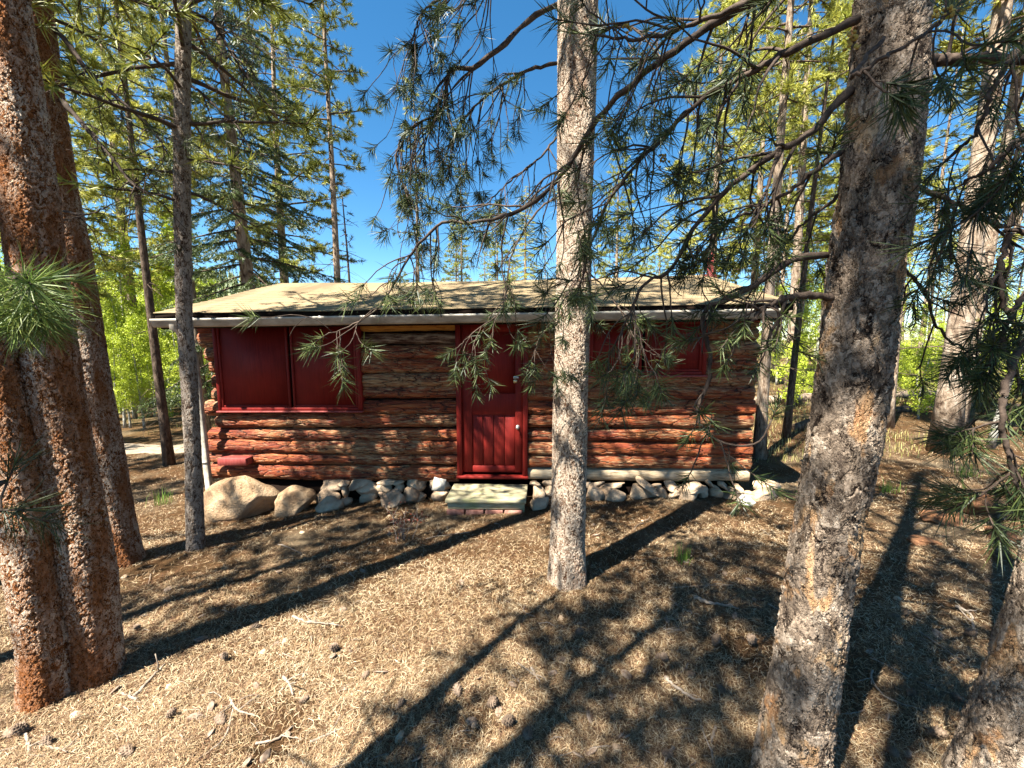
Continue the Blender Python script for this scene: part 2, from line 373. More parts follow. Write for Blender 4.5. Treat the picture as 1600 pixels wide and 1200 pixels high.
def pine_crown(rng, H, zb, Rm, nb, tw=9, ncnt=26, nlen=0.13, nwid=0.011, shape=0.75, droop=0.15, tip=0.25):
    """limbs + needle shoots of one pine about the z axis"""
    mb = MB(); A = []; B = []
    az = rng.random() * 6.28
    for i in range(nb):
        k = (i + rng.random() * 0.8) / nb; z = zb + (H - zb) * k; az += 2.4 + rng.normal() * 0.3
        prof = (1 - k) ** shape * (0.35 + 0.65 * min(1, k / 0.18)) + tip * (1 - k) * 0.2
        L = max(0.25, Rm * prof * (0.6 + 0.55 * rng.random()))
        d = np.array([math.cos(az), math.sin(az), 0.35 * k - 0.02 + 0.2 * rng.random()])
        br = curve_from(rng, (0, 0, z), d, L, 7, droop * 0.4, 0.08, 0.12)
        mb.tube(br, np.linspace(0.008 + 0.012 * L, 0.006, 7), 4, False)
        for j in range(max(3, int(tw * L))):
            s = 0.25 + 0.75 * rng.random() ** 0.8; q = min(int(s * 6), 5); p = br[q] + (br[q + 1] - br[q]) * (s * 6 - q)
            tg = unit(br[q + 1] - br[q]); r = rng.normal(size=3); r[2] *= 0.5
            dd = unit(tg * 0.7 + unit(r) * 0.9); l2 = (0.15 + 0.32 * rng.random()) * (1.1 - 0.5 * s)
            e = p + dd * l2 + np.array([0, 0, 0.03]); mb.tube([p, e], [0.006, 0.004], 3, False)
            A.append(p + (e - p) * 0.35); B.append(e)
        A.append(br[-2]); B.append(br[-1])
    V, T = needles1(rng, A, B, ncnt, nlen, nwid)
    return mb, V, T
def spruce_crown(rng, H, zb, Rm, nb, ncnt=5):
    mb = MB(); A = []; B = []; az = 0
    for i in range(nb):
        k = (i + rng.random()) / nb; z = zb + (H - zb) * k; az += 2.4 + rng.normal() * 0.2
        L = max(0.15, Rm * (1 - k) ** 0.85 * (0.75 + 0.4 * rng.random()))
        d = np.array([math.cos(az), math.sin(az), -0.25 + 0.5 * k])
        br = curve_from(rng, (0, 0, z), d, L, 6, 0.06, 0.04, 0.16)
        mb.tube(br, np.linspace(0.006 + 0.009 * L, 0.004, 6), 4, False)
        for j in range(int(5 + 17 * L)):
            s = 0.12 + 0.88 * rng.random(); q = min(int(s * 5), 4); p = br[q] + (br[q + 1] - br[q]) * (s * 5 - q)
            tg = unit(br[q + 1] - br[q]); sd_ = unit(np.cross(tg, [0, 0, 1])) * (1 if rng.random() < 0.5 else -1)
            l2 = L * 0.42 * (1.05 - s) + 0.12
            e = p + unit(tg * 0.9 + sd_ * 0.8 + np.array([0, 0, -0.25 - 0.2 * rng.random()])) * l2
            A.append(p); B.append(e)
        A.append(br[-3]); B.append(br[-1])
    A = np.array(A); B = np.array(B)
    n = np.maximum(1, (np.linalg.norm(B - A, axis=1) / 0.06)).astype(int)
    V, T = needles1(rng, np.repeat(A, n, 0), np.repeat(B, n, 0), ncnt, 0.06, 0.016, 0.1, (0.4, 1.2))
    return mb, V, T
def leaf_cloud(rng, pts, size):
    N = len(pts); a = unit(rng.normal(size=(N, 3))) ; b = unit(np.cross(a, rng.normal(size=(N, 3))))
    s = (size * (0.6 + 0.7 * rng.random(N)))[:, None] * 0.5
    V = np.stack([pts - a * s, pts + b * s * 0.75, pts + a * s * 1.1, pts - b * s * 0.75], 1).reshape(-1, 3)
    o = (np.arange(N) * 4)[:, None]
    return V, np.concatenate([o + [0, 1, 2], o + [0, 2, 3]])
def aspen_crown(rng, H, zb, Rm, nb, leaves, size):
    mb = MB(); pts = []
    for i in range(nb):
        k = (i + rng.random()) / nb; z = zb + (H - zb) * k; az = rng.random() * 6.28
        L = Rm * (math.sin(math.pi * min(0.98, 0.22 + 0.75 * k))) * (0.5 + 0.6 * rng.random())
        br = curve_from(rng, (0, 0, z), (math.cos(az), math.sin(az), 0.8), L, 6, -0.02, 0.14, 0)
        mb.tube(br, np.linspace(0.012, 0.004, 6), 4, False)
        m = leaves // nb
        s = rng.random(m) ** 0.7 * 5; q = np.minimum(s.astype(int), 4)
        p = br[q] + (br[q + 1] - br[q]) * (s - q)[:, None]
        nc = 7; cen = rng.integers(0, m, nc)
        pts.append(p[cen[rng.integers(0, nc, m)]] + rng.normal(size=(m, 3)) * np.array([0.16, 0.16, 0.12]) * (0.6 + Rm * 0.3))
    V, T = leaf_cloud(rng, np.concatenate(pts), size)
    return mb, V, T
def trunk_mesh(name, cen, rad, segs=96, step=0.006, flare=0.25, lump=0.05, seed=0, zmaxdense=None):
    """round trunk through centres (world-vertical order); dense enough for bark relief"""
    cen = np.asarray(cen, float); rad = np.asarray(rad, float)
    L = np.concatenate([[0], np.cumsum(np.linalg.norm(np.diff(cen, axis=0), axis=1))])
    zd = L[-1] if zmaxdense is None else min(zmaxdense, L[-1])
    s = np.concatenate([np.arange(0, zd, step), np.arange(zd, L[-1], 0.15), [L[-1]]])
    c = np.stack([np.interp(s, L, cen[:, i]) for i in range(3)], 1)
    k = max(3, int(0.25 / step)) | 1
    r = np.interp(s, L, rad)
    r = r * (1 + flare * np.exp(-s / 0.16) * 1.0)
    t, a, b = frames(c); a = np.broadcast_to(unit(np.array([1.0, 0, 0]) - (t[0] @ np.array([1.0, 0, 0])) * t[0]), a.shape); b = np.cross(t, a)
    th = np.arange(segs) / segs * 2 * np.pi
    S, TH = np.meshgrid(s, th, indexing='ij')
    lum = 1 + lump * (vnoise(np.cos(TH) * 1.2 + 3, S * 1.4 + np.sin(TH) * 1.2, 0.8, seed) * 1.6) + 0.10 * np.exp(-S / 0.14) * np.sin(TH * 5 + seed) * (flare > 0)
    V = c[:, None, :] + (r[:, None] * lum)[:, :, None] * (a[:, None, :] * np.cos(TH)[:, :, None] + b[:, None, :] * np.sin(TH)[:, :, None])
    m = len(s); i = np.arange(m - 1)[:, None] * segs; j = np.arange(segs)[None, :]; kk = (j + 1) % segs
    Q = np.stack([i + j, i + kk, i + segs + kk, i + segs + j], -1).reshape(-1, 4)
    return npmesh(name, V.reshape(-1, 3), None, Q, True)

# ------------------------------------------------------------------ ground
def axis_coords():
    a = np.arange(-7, 7.01, 0.07); out = [7.0]
    st = 0.09
    while out[-1] < 600: st *= 1.09; out.append(out[-1] + st)
    return np.concatenate([-np.array(out[1:])[::-1], a, np.array(out[1:])])
ax = axis_coords(); GX, GY = np.meshgrid(ax, ax + 3.0, indexing='ij')
GV = np.stack([GX, GY, gz(GX, GY)], -1).reshape(-1, 3); n = len(ax)
i = np.arange(n - 1)[:, None] * n; j = np.arange(n - 1)[None, :]
m = Mat('forest_floor', 0.95, 0.05)
v = m.obj()
fib = m.noise(m.obj((1, 1, 1)), 120, 6, 0.75, 1.2); mid = m.noise(v, 9, 5, 0.65); big = m.noise(v, 0.9, 4, 0.6); pat = m.noise(v, 0.13, 3)
c = m.ramp(fib, [(0.36, (0.03, 0.017, 0.010)), (0.48, (0.12, 0.066, 0.030)), (0.58, (0.27, 0.17, 0.08)), (0.72, (0.42, 0.30, 0.16))])
c = m.mix(m.rampv(mid, [(0.42, 0.0), (0.62, 0.55)]), c, (0.24, 0.12, 0.055))
c = m.mix(m.rampv(big, [(0.5, 0.0), (0.68, 0.5)]), c, (0.40, 0.33, 0.22))
gpos = m.n('SeparateXYZ', {0: v}); far = m.rampv(m.math('MULTIPLY', gpos.outputs[1], 0.05), [(0.38, 0.0), (0.75, 0.8)])
c = m.mix(m.math('MULTIPLY', far, m.rampv(pat, [(0.4, 0.1), (0.6, 1.0)])), c, (0.2, 0.24, 0.07))
m.color(c); m.bump(m.math('ADD', m.math('MULTIPLY', fib, 0.9), mid), 0.05, 1.0)
ground = link('ground', npmesh('ground', GV, None, np.stack([i + j, i + n + j, i + n + j + 1, i + j + 1], -1).reshape(-1, 4), True), m.m)
tag(ground, 'forest floor of dry brown pine needles sloping down to the cabin', 'ground', kind='structure')

# dry needle litter (nobody could count it)
m = Mat('litter_straw', 0.75, 0.25)
g = m.n('NewGeometry'); f = m.math('ADD', m.math('MULTIPLY', g.outputs['Random Per Island'], 0.7), m.math('MULTIPLY', m.noise(m.obj(), 1.3, 3), 0.45))
m.color(m.ramp(f, [(0.2, (0.075, 0.03, 0.014)), (0.45, (0.22, 0.125, 0.065)), (0.7, (0.42, 0.29, 0.15)), (0.95, (0.70, 0.58, 0.39))])); M['straw'] = m.m
def litter():
    rng = np.random.default_rng(5); N = 800000
    u = rng.random(N); y0, y1 = 0.75, 8.5
    y = 1 / (1 / y0 + u * (1 / y1 - 1 / y0)); x = (rng.random(N) * 2 - 1) * (1.45 * y + 0.35)
    keep = vnoise(x, y, 0.5, 8) + 0.8 * vnoise(x, y, 0.16, 9) + 0.5 * vnoise(x, y, 1.1, 14) + rng.random(N) * 0.9 > 0.12
    x = x[keep]; y = y[keep]; N = len(x)
    z = gz(x, y); a = rng.random(N) * 6.283; L = (0.025 + 0.035 * rng.random(N))[:, None]
    tilt = rng.normal(size=N) * 0.42 + 0.08
    d = np.stack([np.cos(a) * np.cos(tilt), np.sin(a) * np.cos(tilt), np.sin(tilt)], 1)
    sd_ = np.stack([-np.sin(a), np.cos(a), rng.normal(size=N) * 0.3], 1)
    wd = 0.00055 * (1 + 0.36 * y)[:, None]; p = np.stack([x, y, z + 0.002 + 0.012 * rng.random(N)], 1)
    bend = sd_ * L * rng.uniform(-0.22, 0.22, (N, 1))
    V = np.stack([p - d * L * 0.5 - sd_ * wd, p - d * L * 0.5 + sd_ * wd, p + bend + sd_ * wd, p + bend - sd_ * wd, p + d * L * 0.5], 1).reshape(-1, 3)
    o = (np.arange(N) * 5)[:, None]
    T = np.concatenate([o + [0, 1, 2], o + [0, 2, 3], o + [3, 2, 4]])
    o = link('pine_needle_litter', npmesh('pine_needle_litter', V, T), M['straw'])
    tag(o, 'loose dry straw-coloured pine needles covering the ground', 'needle litter', kind='stuff')
litter()
# far forested hill
def hill():
    rng = np.random.default_rng(2)
    X = np.linspace(-420, -20, 60); Y = np.linspace(120, 420, 40); XX, YY = np.meshgrid(X, Y, indexing='ij')
    def hz(x, y): return -6 + 47 * np.exp(-((x + 250) / 150) ** 2 - ((y - 300) / 95) ** 2) + 5 * vnoise(x, y, 50, 3)
    V = np.stack([XX, YY, hz(XX, YY)], -1).reshape(-1, 3); i = np.arange(59)[:, None] * 40; j = np.arange(39)[None, :]
    m = Mat('hill_ground', 0.95, 0.05); m.color(m.ramp(m.noise(m.obj(), 0.05, 5), [(0.4, (0.07, 0.09, 0.03)), (0.65, (0.2, 0.2, 0.09))]))
    o = link('hill', npmesh('hill', V, None, np.stack([i + j, i + 40 + j, i + 41 + j, i + 1 + j], -1).reshape(-1, 4), True), m.m)
    tag(o, 'forested hill rising far behind the cabin on the left', 'hill', kind='structure')
    mb = MB()
    for _ in range(2600):
        x = -410 + 380 * rng.random(); y = 140 + 220 * rng.random(); z = float(hz(x, y))
        if z < 2: continue
        h = 7 + 7 * rng.random(); r = 1.5 + rng.random(); k = 7
        for q in range(4):
            zz = z + h * (0.1 + 0.22 * q); rr = r * (1 - 0.23 * q); th = np.arange(k) / k * 6.283 + rng.random()
            ring = np.stack([x + rr * np.cos(th) * (0.7 + 0.6 * rng.random(k)), y + rr * np.sin(th) * (0.7 + 0.6 * rng.random(k)), zz - 0.5 * rng.random(k)], 1)
            mb.add(np.vstack([ring, [[x, y, zz + h * 0.34]]]), [(a, (a + 1) % k, k) for a in range(k)])
    o = mb.build('far_forest', M['needle_dark'], fixn=False); tag(o, 'dark conifer forest covering the far hillside', 'forest', kind='stuff')
hill()

# ------------------------------------------------------------------ cabin
CO = np.array([-3.9376, 5.1735, 0.0]); CU = np.array([math.cos(R(-3.43)), math.sin(R(-3.43)), 0]); CV = np.array([-CU[1], CU[0], 0])
def C(s, v, z): return CO + CU * s + CV * v + np.array([0, 0, z + 0.0115 * (s - 3.4)])
def on(px, py, vv=0.0):
    r = ray(px, py); t = (vv - (CAM - CO) @ CV) / (r @ CV); q = CAM + r * t; s = (q - CO) @ CU
    return s, q[2] - 0.0115 * (s - 3.4)
Z0 = -0.17                                # underside of the lowest front log
WL, DEP = 6.87, 4.0
m = Mat('log_stained', 0.7, 0.3)
g = m.n('TexCoord').outputs['Object']; v = m.n('Mapping', {'Vector': g, 'Scale': (0.22, 1, 1.5)}).outputs[0]
oi = m.n('ObjectInfo')
n1 = m.noise(v, 9, 6, 0.7, 0.6); n2 = m.noise(v, 38, 5, 0.75); n3 = m.noise(v, 2.2, 3)
e1 = m.voro(m.n('MixRGB', {'Fac': 0.12, 'Color1': v, 'Color2': m.n('TexNoise', {'Vector': v, 'Scale': 8, 'Detail': 4}).outputs['Color']}).outputs[0], 11, 'DISTANCE_TO_EDGE')
crack = m.rampv(e1, [(0.0, 0.38), (0.05, 0.88), (0.10, 1.0)])
h = m.math('MULTIPLY', crack, m.math('ADD', m.math('MULTIPLY', n1, 0.9), m.math('MULTIPLY', n2, 0.5)))
stain = m.ramp(n1, [(0.30, (0.05, 0.009, 0.004)), (0.44, (0.21, 0.034, 0.010)), (0.57, (0.36, 0.085, 0.020)), (0.75, (0.48, 0.20, 0.06))])
worn = m.ramp(n2, [(0.3, (0.17, 0.09, 0.04)), (0.55, (0.46, 0.31, 0.15)), (0.75, (0.64, 0.5, 0.32))])
wf = m.rampv(m.math('ADD', m.math('MULTIPLY', n2, 0.8), m.math('MULTIPLY', n3, 0.6)), [(0.675, 0.0), (0.83, 0.8)])
c = m.mix(wf, stain, worn); c = m.mix(m.rampv(h, [(0.30, 0), (0.56, 1)]), (0.04, 0.012, 0.006), c)
m.color(c); m.displace(h, 0.032, 0.5); M['log'] = m.m
def tinted_log(name, a, b, d):
    m = Mat(name, 0.8, 0.2); v = m.obj((0.3, 1, 1.2)); n1 = m.noise(v, 12, 6, 0.7, 0.4); n2 = m.noise(m.obj((0.08, 1, 1)), 60, 3)
    c = m.ramp(m.math('ADD', m.math('MULTIPLY', n1, 0.6), m.math('MULTIPLY', n2, 0.4)), [(0.36, d), (0.47, a), (0.66, b)])
    m.color(c); m.displace(n1, 0.016, 0.5); return m.m
M['sill'] = tinted_log('weathered_sill', (0.42, 0.32, 0.2), (0.6, 0.5, 0.36), (0.12, 0.07, 0.04))
M['yellow_log'] = tinted_log('peeled_yellow_log', (0.5, 0.25, 0.06), (0.62, 0.36, 0.1), (0.14, 0.04, 0.015))
M['speck_log'] = tinted_log('dark_speckled_log', (0.08, 0.035, 0.02), (0.5, 0.38, 0.27), (0.03, 0.014, 0.01))
m = Mat('red_paint', 0.62, 0.16); v = m.obj(); gr = m.noise(m.obj((1, 1, 0.06)), 60, 4, 0.7); n1 = m.noise(v, 2.5, 4)
c = m.ramp(m.math('ADD', m.math('MULTIPLY', gr, 0.5), m.math('MULTIPLY', n1, 0.5)), [(0.35, (0.14, 0.008, 0.006)), (0.6, (0.26, 0.020, 0.014))])
c = m.mix(m.rampv(m.noise(v, 22, 5, 0.75), [(0.68, 0), (0.74, 0.6)]), c, (0.36, 0.14, 0.1))
m.color(c); m.bump(gr, 0.003, 0.6); M['red'] = m.m
m = Mat('red_paint_lighter', 0.6, 0.3); gr = m.noise(m.obj((1, 1, 0.06)), 60, 4, 0.7)
m.color(m.ramp(gr, [(0.35, (0.24, 0.03, 0.025)), (0.7, (0.38, 0.09, 0.075))])); m.bump(gr, 0.003, 0.5); M['red_lighter'] = m.m  # lighter red; on the window sills it stands in for sunlight
m = Mat('dark_gap_eave_shade', 0.95, 0.05); m.color((0.018, 0.011, 0.008)); M['dark'] = m.m  # near-black for gaps; on roof deck and fascia it paints eave shade
m = Mat('gutter_white', 0.45, 0.4); n1 = m.noise(m.obj((0.4, 1, 1)), 9, 5, 0.7); m.color(m.ramp(n1, [(0.35, (0.30, 0.26, 0.20)), (0.55, (0.52, 0.47, 0.38)), (0.7, (0.62, 0.58, 0.49))])); M['white'] = m.m
m = Mat('shingle_tan', 0.9, 0.1); v = m.obj()
br = m.n('TexBrick', {'Vector': v, 'Color1': (0.29, 0.215, 0.12, 1), 'Color2': (0.33, 0.25, 0.145, 1), 'Mortar': (0.22, 0.17, 0.10, 1), 'Scale': 1.0, 'Mortar Size': 0.006, 'Brick Width': 0.30, 'Row Height': 5.0})
gr = m.noise(v, 160, 4, 0.7); st = m.noise(m.obj((1, 0.3, 0.3)), 2.0, 5, 0.65)
c = m.mix(m.math('MULTIPLY', gr, 0.5), br.outputs[0], (0.40, 0.31, 0.185)); c = m.mix(m.rampv(st, [(0.45, 0), (0.66, 0.75)]), c, (0.17, 0.125, 0.075))
m.color(c); m.bump(gr, 0.004, 0.8); M['shingle'] = m.m
m = Mat('metal_brass', 0.35, 0.5); m.b.inputs['Metallic'].default_value = 0.9; m.color((0.6, 0.5, 0.3)); M['brass'] = m.m
m = Mat('metal_steel', 0.4, 0.5); m.b.inputs['Metallic'].default_value = 0.8; m.color((0.55, 0.53, 0.5)); M['steel'] = m.m
m = Mat('rock', 0.9, 0.15); v = m.obj(); oi = m.n('ObjectInfo'); n1 = m.noise(v, 5, 6, 0.65); n2 = m.noise(v, 40, 4, 0.7)
rc = m.ramp(n1, [(0.34, (0.12, 0.075, 0.05)), (0.48, (0.32, 0.225, 0.145)), (0.66, (0.5, 0.38, 0.26))])
rc = m.mix(m.math('MULTIPLY', oi.outputs['Random'], 0.5), rc, (0.50, 0.37, 0.24)); rc = m.mix(m.rampv(n2, [(0.6, 0), (0.72, 0.5)]), rc, (0.14, 0.11, 0.09))
m.color(rc, 1.0); m.bump(m.math('ADD', n1, m.math('MULTIPLY', n2, 0.4)), 0.03); M['rock'] = m.m
m = Mat('boulder_tan', 0.9, 0.15); v = m.obj(); n1 = m.noise(v, 3, 7, 0.65, 0.5); n2 = m.noise(v, 45, 4, 0.7)
rc = m.ramp(n1, [(0.34, (0.17, 0.10, 0.055)), (0.48, (0.37, 0.25, 0.145)), (0.66, (0.50, 0.37, 0.24))]); rc = m.mix(m.rampv(n2, [(0.58, 0), (0.75, 0.5)]), rc, (0.3, 0.22, 0.15))
m.color(rc, 1.0); m.bump(m.math('ADD', n1, m.math('MULTIPLY', n2, 0.5)), 0.10); M['boulder'] = m.m
m = Mat('step_wood', 0.85, 0.15); gr = m.noise(m.obj((0.12, 1, 1)), 55, 4, 0.7); n1 = m.noise(m.obj(), 7, 5)
c = m.ramp(gr, [(0.3, (0.30, 0.25, 0.14)), (0.55, (0.54, 0.48, 0.30)), (0.75, (0.66, 0.6, 0.42))]); c = m.mix(m.rampv(n1, [(0.5, 0), (0.66, 0.5)]), c, (0.3, 0.34, 0.12)); m.color(c); m.bump(gr, 0.004); M['step'] = m.m
m = Mat('brick_red', 0.9, 0.1); n1 = m.noise(m.obj(), 18, 5); m.color(m.ramp(n1, [(0.35, (0.24, 0.10, 0.075)), (0.65, (0.42, 0.22, 0.17))])); m.bump(n1, 0.006); M['brick'] = m.m
m = Mat('tile_white', 0.6, 0.3); n1 = m.noise(m.obj(), 30, 4); m.color(m.ramp(n1, [(0.3, (0.5, 0.46, 0.38)), (0.6, (0.68, 0.64, 0.55))])); M['tile'] = m.m

cabin = empty('log_cabin', tuple(C(WL / 2, DEP / 2, 0)), 'low log cabin stained red-brown with a tan shingle roof and boarded windows', 'cabin')
def kid(o, parent=None):
    """keep world placement while parenting under the cabin"""
    p = parent if parent is not None else cabin
    o.parent = p; bpy.context.view_layer.update() if False else None
    base = cabin.location
    if p is cabin: o.location = Vector(o.location) - base
    return o
def log_mesh(mb, rng, s0, s1, z, r, v=0.0, axis='u', flat=0.0, step=0.012, segs=40, taper=0.0):
    """one log along the wall: lumpy, slightly bowed, cut ends"""
    n = max(6, int(abs(s1 - s0) / step)); S = np.linspace(s0, s1, n); th = np.arange(segs) / segs * 2 * np.pi
    SS, TH = np.meshgrid(S, th, indexing='ij')
    sd = rng.integers(1, 90)
    rr = r * (1 + 0.12 * vnoise(SS, np.cos(TH) * 0.3 + 2, 0.45, sd) + 0.12 * vnoise(SS, np.sin(TH) * 0.12 + 1, 0.16, sd + 1) + taper * (SS - s0) / (s1 - s0))
    bow = 0.035 * vnoise(SS, SS * 0 + sd, 1.3, sd + 2); bv = 0.03 * vnoise(SS, SS * 0 + sd, 1.1, sd + 3)
    y = np.cos(TH) * rr; zz = np.sin(TH) * rr
    # mesh space is the wall's own (s, v, z)
    V = np.stack([SS, v + y + bv, z + zz + bow], -1).reshape(-1, 3)
    if axis == 'v': V = V[:, [1, 0, 2]] * np.array([1, 1, 1])
    i = np.arange(n - 1)[:, None] * segs; j = np.arange(segs)[None, :]; k = (j + 1) % segs
    Q = np.stack([i + j, i + k, i + segs + k, i + segs + j], -1).reshape(-1, 4)
    e0 = V[:segs].mean(0); e1 = V[-segs:].mean(0); V = np.vstack([V, [e0, e1]]); nn = n * segs
    T = [(nn, (q + 1) % segs, q) for q in range(segs)] + [(nn + 1, nn - segs + q, nn - segs + (q + 1) % segs) for q in range(segs)]
    mb.add(V, T, Q)
def cab_build(mb, name, mt, parent=None, smooth=True):
    """the collected (s,v,z) points become cabin world points relative to the cabin's base"""
    V = np.concatenate(mb.V)
    Wd = CO[None, :] + V[:, :1] * CU + V[:, 1:2] * CV; Wd[:, 2] += V[:, 2] + 0.0115 * (V[:, 0] - 3.4)
    mb.V = [Wd - np.array(cabin.location)]
    o = mb.build(name, mt, parent if parent is not None else cabin, smooth); return o
def cbox(name, mt, boxes, parent=None, bev=0.004):
    mb = MB()
    for b in boxes: mb.box(b[0], b[1], None, bev)
    return cab_build(mb, name, mt, parent, False)

rng = np.random.default_rng(11)
# openings on the front wall, in wall coordinates
dl, _ = on(713, 600); dr, _ = on(825, 600); _, dtop = on(770, 500); _, dbot = on(770, 742)
w1l, _ = on(337, 560); w1r, _ = on(564, 560); _, w1b = on(450, 641)
w2l, _ = on(916, 540); w2r, _ = on(1104, 540); _, w2b = on(1010, 586)
zt = 1.93; nlog = 12; lr = (zt - Z0) / nlog / 2
mb = MB(); mbY = MB(); mbS = MB(); mbP = MB()
for k in range(nlog):
    z = Z0 + lr * (2 * k + 1); segs = [(rng.uniform(-0.13, 0.06), WL + 0.02 * rng.random())]
    cuts = [(dl, dr)]
    if z + lr > w1b + 0.05: cuts.append((w1l, w1r))
    if z + lr > w2b + 0.05: cuts.append((w2l, w2r))
    for a, b in cuts:
        ns = []
        for p, q in segs:
            if b <= p or a >= q: ns.append((p, q)); continue
            if a - p > 0.06: ns.append((p, a))
            if q - b > 0.06: ns.append((b, q))
        segs = ns
    for p, q in segs:
        tgt = mb
        if k == 0 and p > dr - 0.1: tgt = mbP
        if k == nlog - 1 and abs(p - w1r) < 0.1: tgt = mbY
        if k == nlog - 2 and abs(p - w1r) < 0.1: tgt = mbS
        rv = lr * (1.0 + 0.13 * rng.normal())
        rv = min(max(rv, lr * 0.84), lr * 1.16)
        log_mesh(tgt, rng, p, q, z + 0.008 * rng.normal(), rv, 0.09)
wall = cab_build(mb, 'front_wall', M['log'])
cab_build(mbY, 'peeled_log', M['yellow_log'], wall); cab_build(mbS, 'speckled_log', M['speck_log'], wall)
sl = cab_build(mbP, 'sill_log', M['sill'], wall); sl['label'] = 'pale weathered bottom log right of the door'
cbox('chinking', M['dark'], [((0.1, 0.10, Z0 + 0.03), (dl, 0.17, zt)), ((dr, 0.10, Z0 + 0.03), (WL - 0.1, 0.17, zt))], wall, 0)
# side and rear walls of logs whose ends show at the corners
for name, u0 in (('left_wall', 0.09), ('right_wall', WL - 0.09)):
    mb = MB()
    for k in range(nlog - 1):
        log_mesh(mb, rng, 0.12 + 0.03 * rng.random(), DEP, Z0 + lr * (2 * k + 2) - 0.01, lr * (1.0 + 0.06 * rng.normal()), u0, 'v', step=0.03, segs=24)
    cab_build(mb, name, M['log'])
mb = MB()
for k in range(nlog): log_mesh(mb, rng, 0, WL, Z0 + lr * (2 * k + 1), lr * 1.04, DEP - 0.09, step=0.05, segs=16)
cab_build(mb, 'rear_wall', M['log'])
# roof: courses of shingles, each lapping the next; ridge at v=2
RIDV, EVEV, EAVZ, RIDZ = 2.0, -0.45, 1.985, 2.665
SL, SR = -0.23, 6.98
def roofz(s, v): 
    k = (v - EVEV) / (RIDV - EVEV) if v <= RIDV else (2 * RIDV - v - EVEV) / (RIDV - EVEV)
    sag = -0.035 * math.sin(math.pi * min(1, max(0, (s - SL) / (SR - SL)))) * k
    return EAVZ + (RIDZ - EAVZ) * k + sag + 0.012 * float(vnoise(s, v, 0.7, 21))
mb = MB(); nc = 18; ns = 90
for side in (0, 1):
    for c_ in range(nc):
        va = EVEV + (RIDV - EVEV) * c_ / nc; vb = EVEV + (RIDV - EVEV) * (c_ + 1) / nc + 0.004
        pts = []
        for q in range(ns + 1):
            s = SL + (SR - SL) * q / ns; jit = 0.006 * math.sin(q * 12.9898 + c_ * 7.1)
            for (vv, dz) in ((va + jit, 0.003), (va + jit, 0.012), (vb, 0.004)):
                vx = vv if side == 0 else 2 * RIDV - vv
                pts.append((s, vx, roofz(s, vx) + dz))
        a = np.arange(ns)[:, None] * 3; Q = np.concatenate([a + [0, 3, 4, 1], a + [1, 4, 5, 2]]); mb.add(pts, None, Q)
roof = cab_build(mb, 'roof', M['shingle'], None, False)
mb = MB()                                        # deck under the shingles; its near-black colour paints the shade along the eave
for q in range(24):
    a = SL + 0.01 + (SR - SL - 0.02) * q / 24; b = SL + 0.01 + (SR - SL - 0.02) * (q + 1) / 24
    for v0, v1 in ((EVEV + 0.012, RIDV), (RIDV, 2 * RIDV - EVEV - 0.012)):
        V = [(s, vv, roofz(s, vv) + d) for s in (a, b) for vv in (v0, v1) for d in (-0.075, -0.004)]
        mb.add(V, None, [(0, 1, 3, 2), (4, 6, 7, 5), (0, 4, 5, 1), (2, 3, 7, 6), (0, 2, 6, 4), (1, 5, 7, 3)])
cab_build(mb, 'roof_deck', M['dark'], roof, False)
mb = MB()
for s in (0.09, WL - 0.09):                      # gable ends
    mb = MB()
    for k in range(10):
        zz = zt + 0.07 * k; half = max(0.05, (RIDZ - 0.1 - zz) / (RIDZ - EAVZ) * (RIDV - EVEV) - 0.02)
        mb.box((s - 0.03, RIDV - half, zz), (s + 0.03, RIDV + half, zz + 0.068), None, 0.006)
    cab_build(mb, 'gable', M['red'], None, False)

cbox('fascia', M['dark'], [((SL + 0.03, EVEV + 0.045, EAVZ - 0.175), (SR - 0.03, EVEV + 0.075, EAVZ - 0.055))])  # board coloured near-black as the shadow under the shingle edge
# gutter: open trough with a rolled lip
GZ = EAVZ - 0.045
prof = [(0.0, 0.0), (0.0, -0.09), (-0.012, -0.105), (-0.055, -0.105), (-0.075, -0.085), (-0.085, -0.045), (-0.098, -0.03), (-0.098, -0.006), (-0.088, -0.006), (-0.088, -0.028), (-0.07, -0.05), (-0.062, -0.082), (-0.015, -0.09), (-0.008, -0.0)]
mb = MB(); ng = 60; pts = []
for q in range(ng + 1):
    s = SL + 0.0 + (6.80 - SL) * q / ng
    for a, b in prof: pts.append((s, EVEV + 0.043 + a, GZ + b + 0.006 * float(vnoise(s, 0, 0.9, 31)) - 0.010 * (1 - s / 7)))
k = len(prof); a = np.arange(ng)[:, None] * k; jj = np.arange(k)[None, :]
mb.add(pts, [], np.stack([a + jj, a + (jj + 1) % k, a + k + (jj + 1) % k, a + k + jj], -1).reshape(-1, 4))
gut = cab_build(mb, 'gutter', M['white'], None, False)
mb = MB()
for s in np.arange(0.3, 6.75, 0.75):
    mb = MB(); mb.box((s - 0.012, EVEV - 0.055, GZ - 0.016), (s + 0.012, EVEV + 0.04, GZ - 0.008)); cab_build(mb, 'gutter_strap', M['steel'], gut, False)
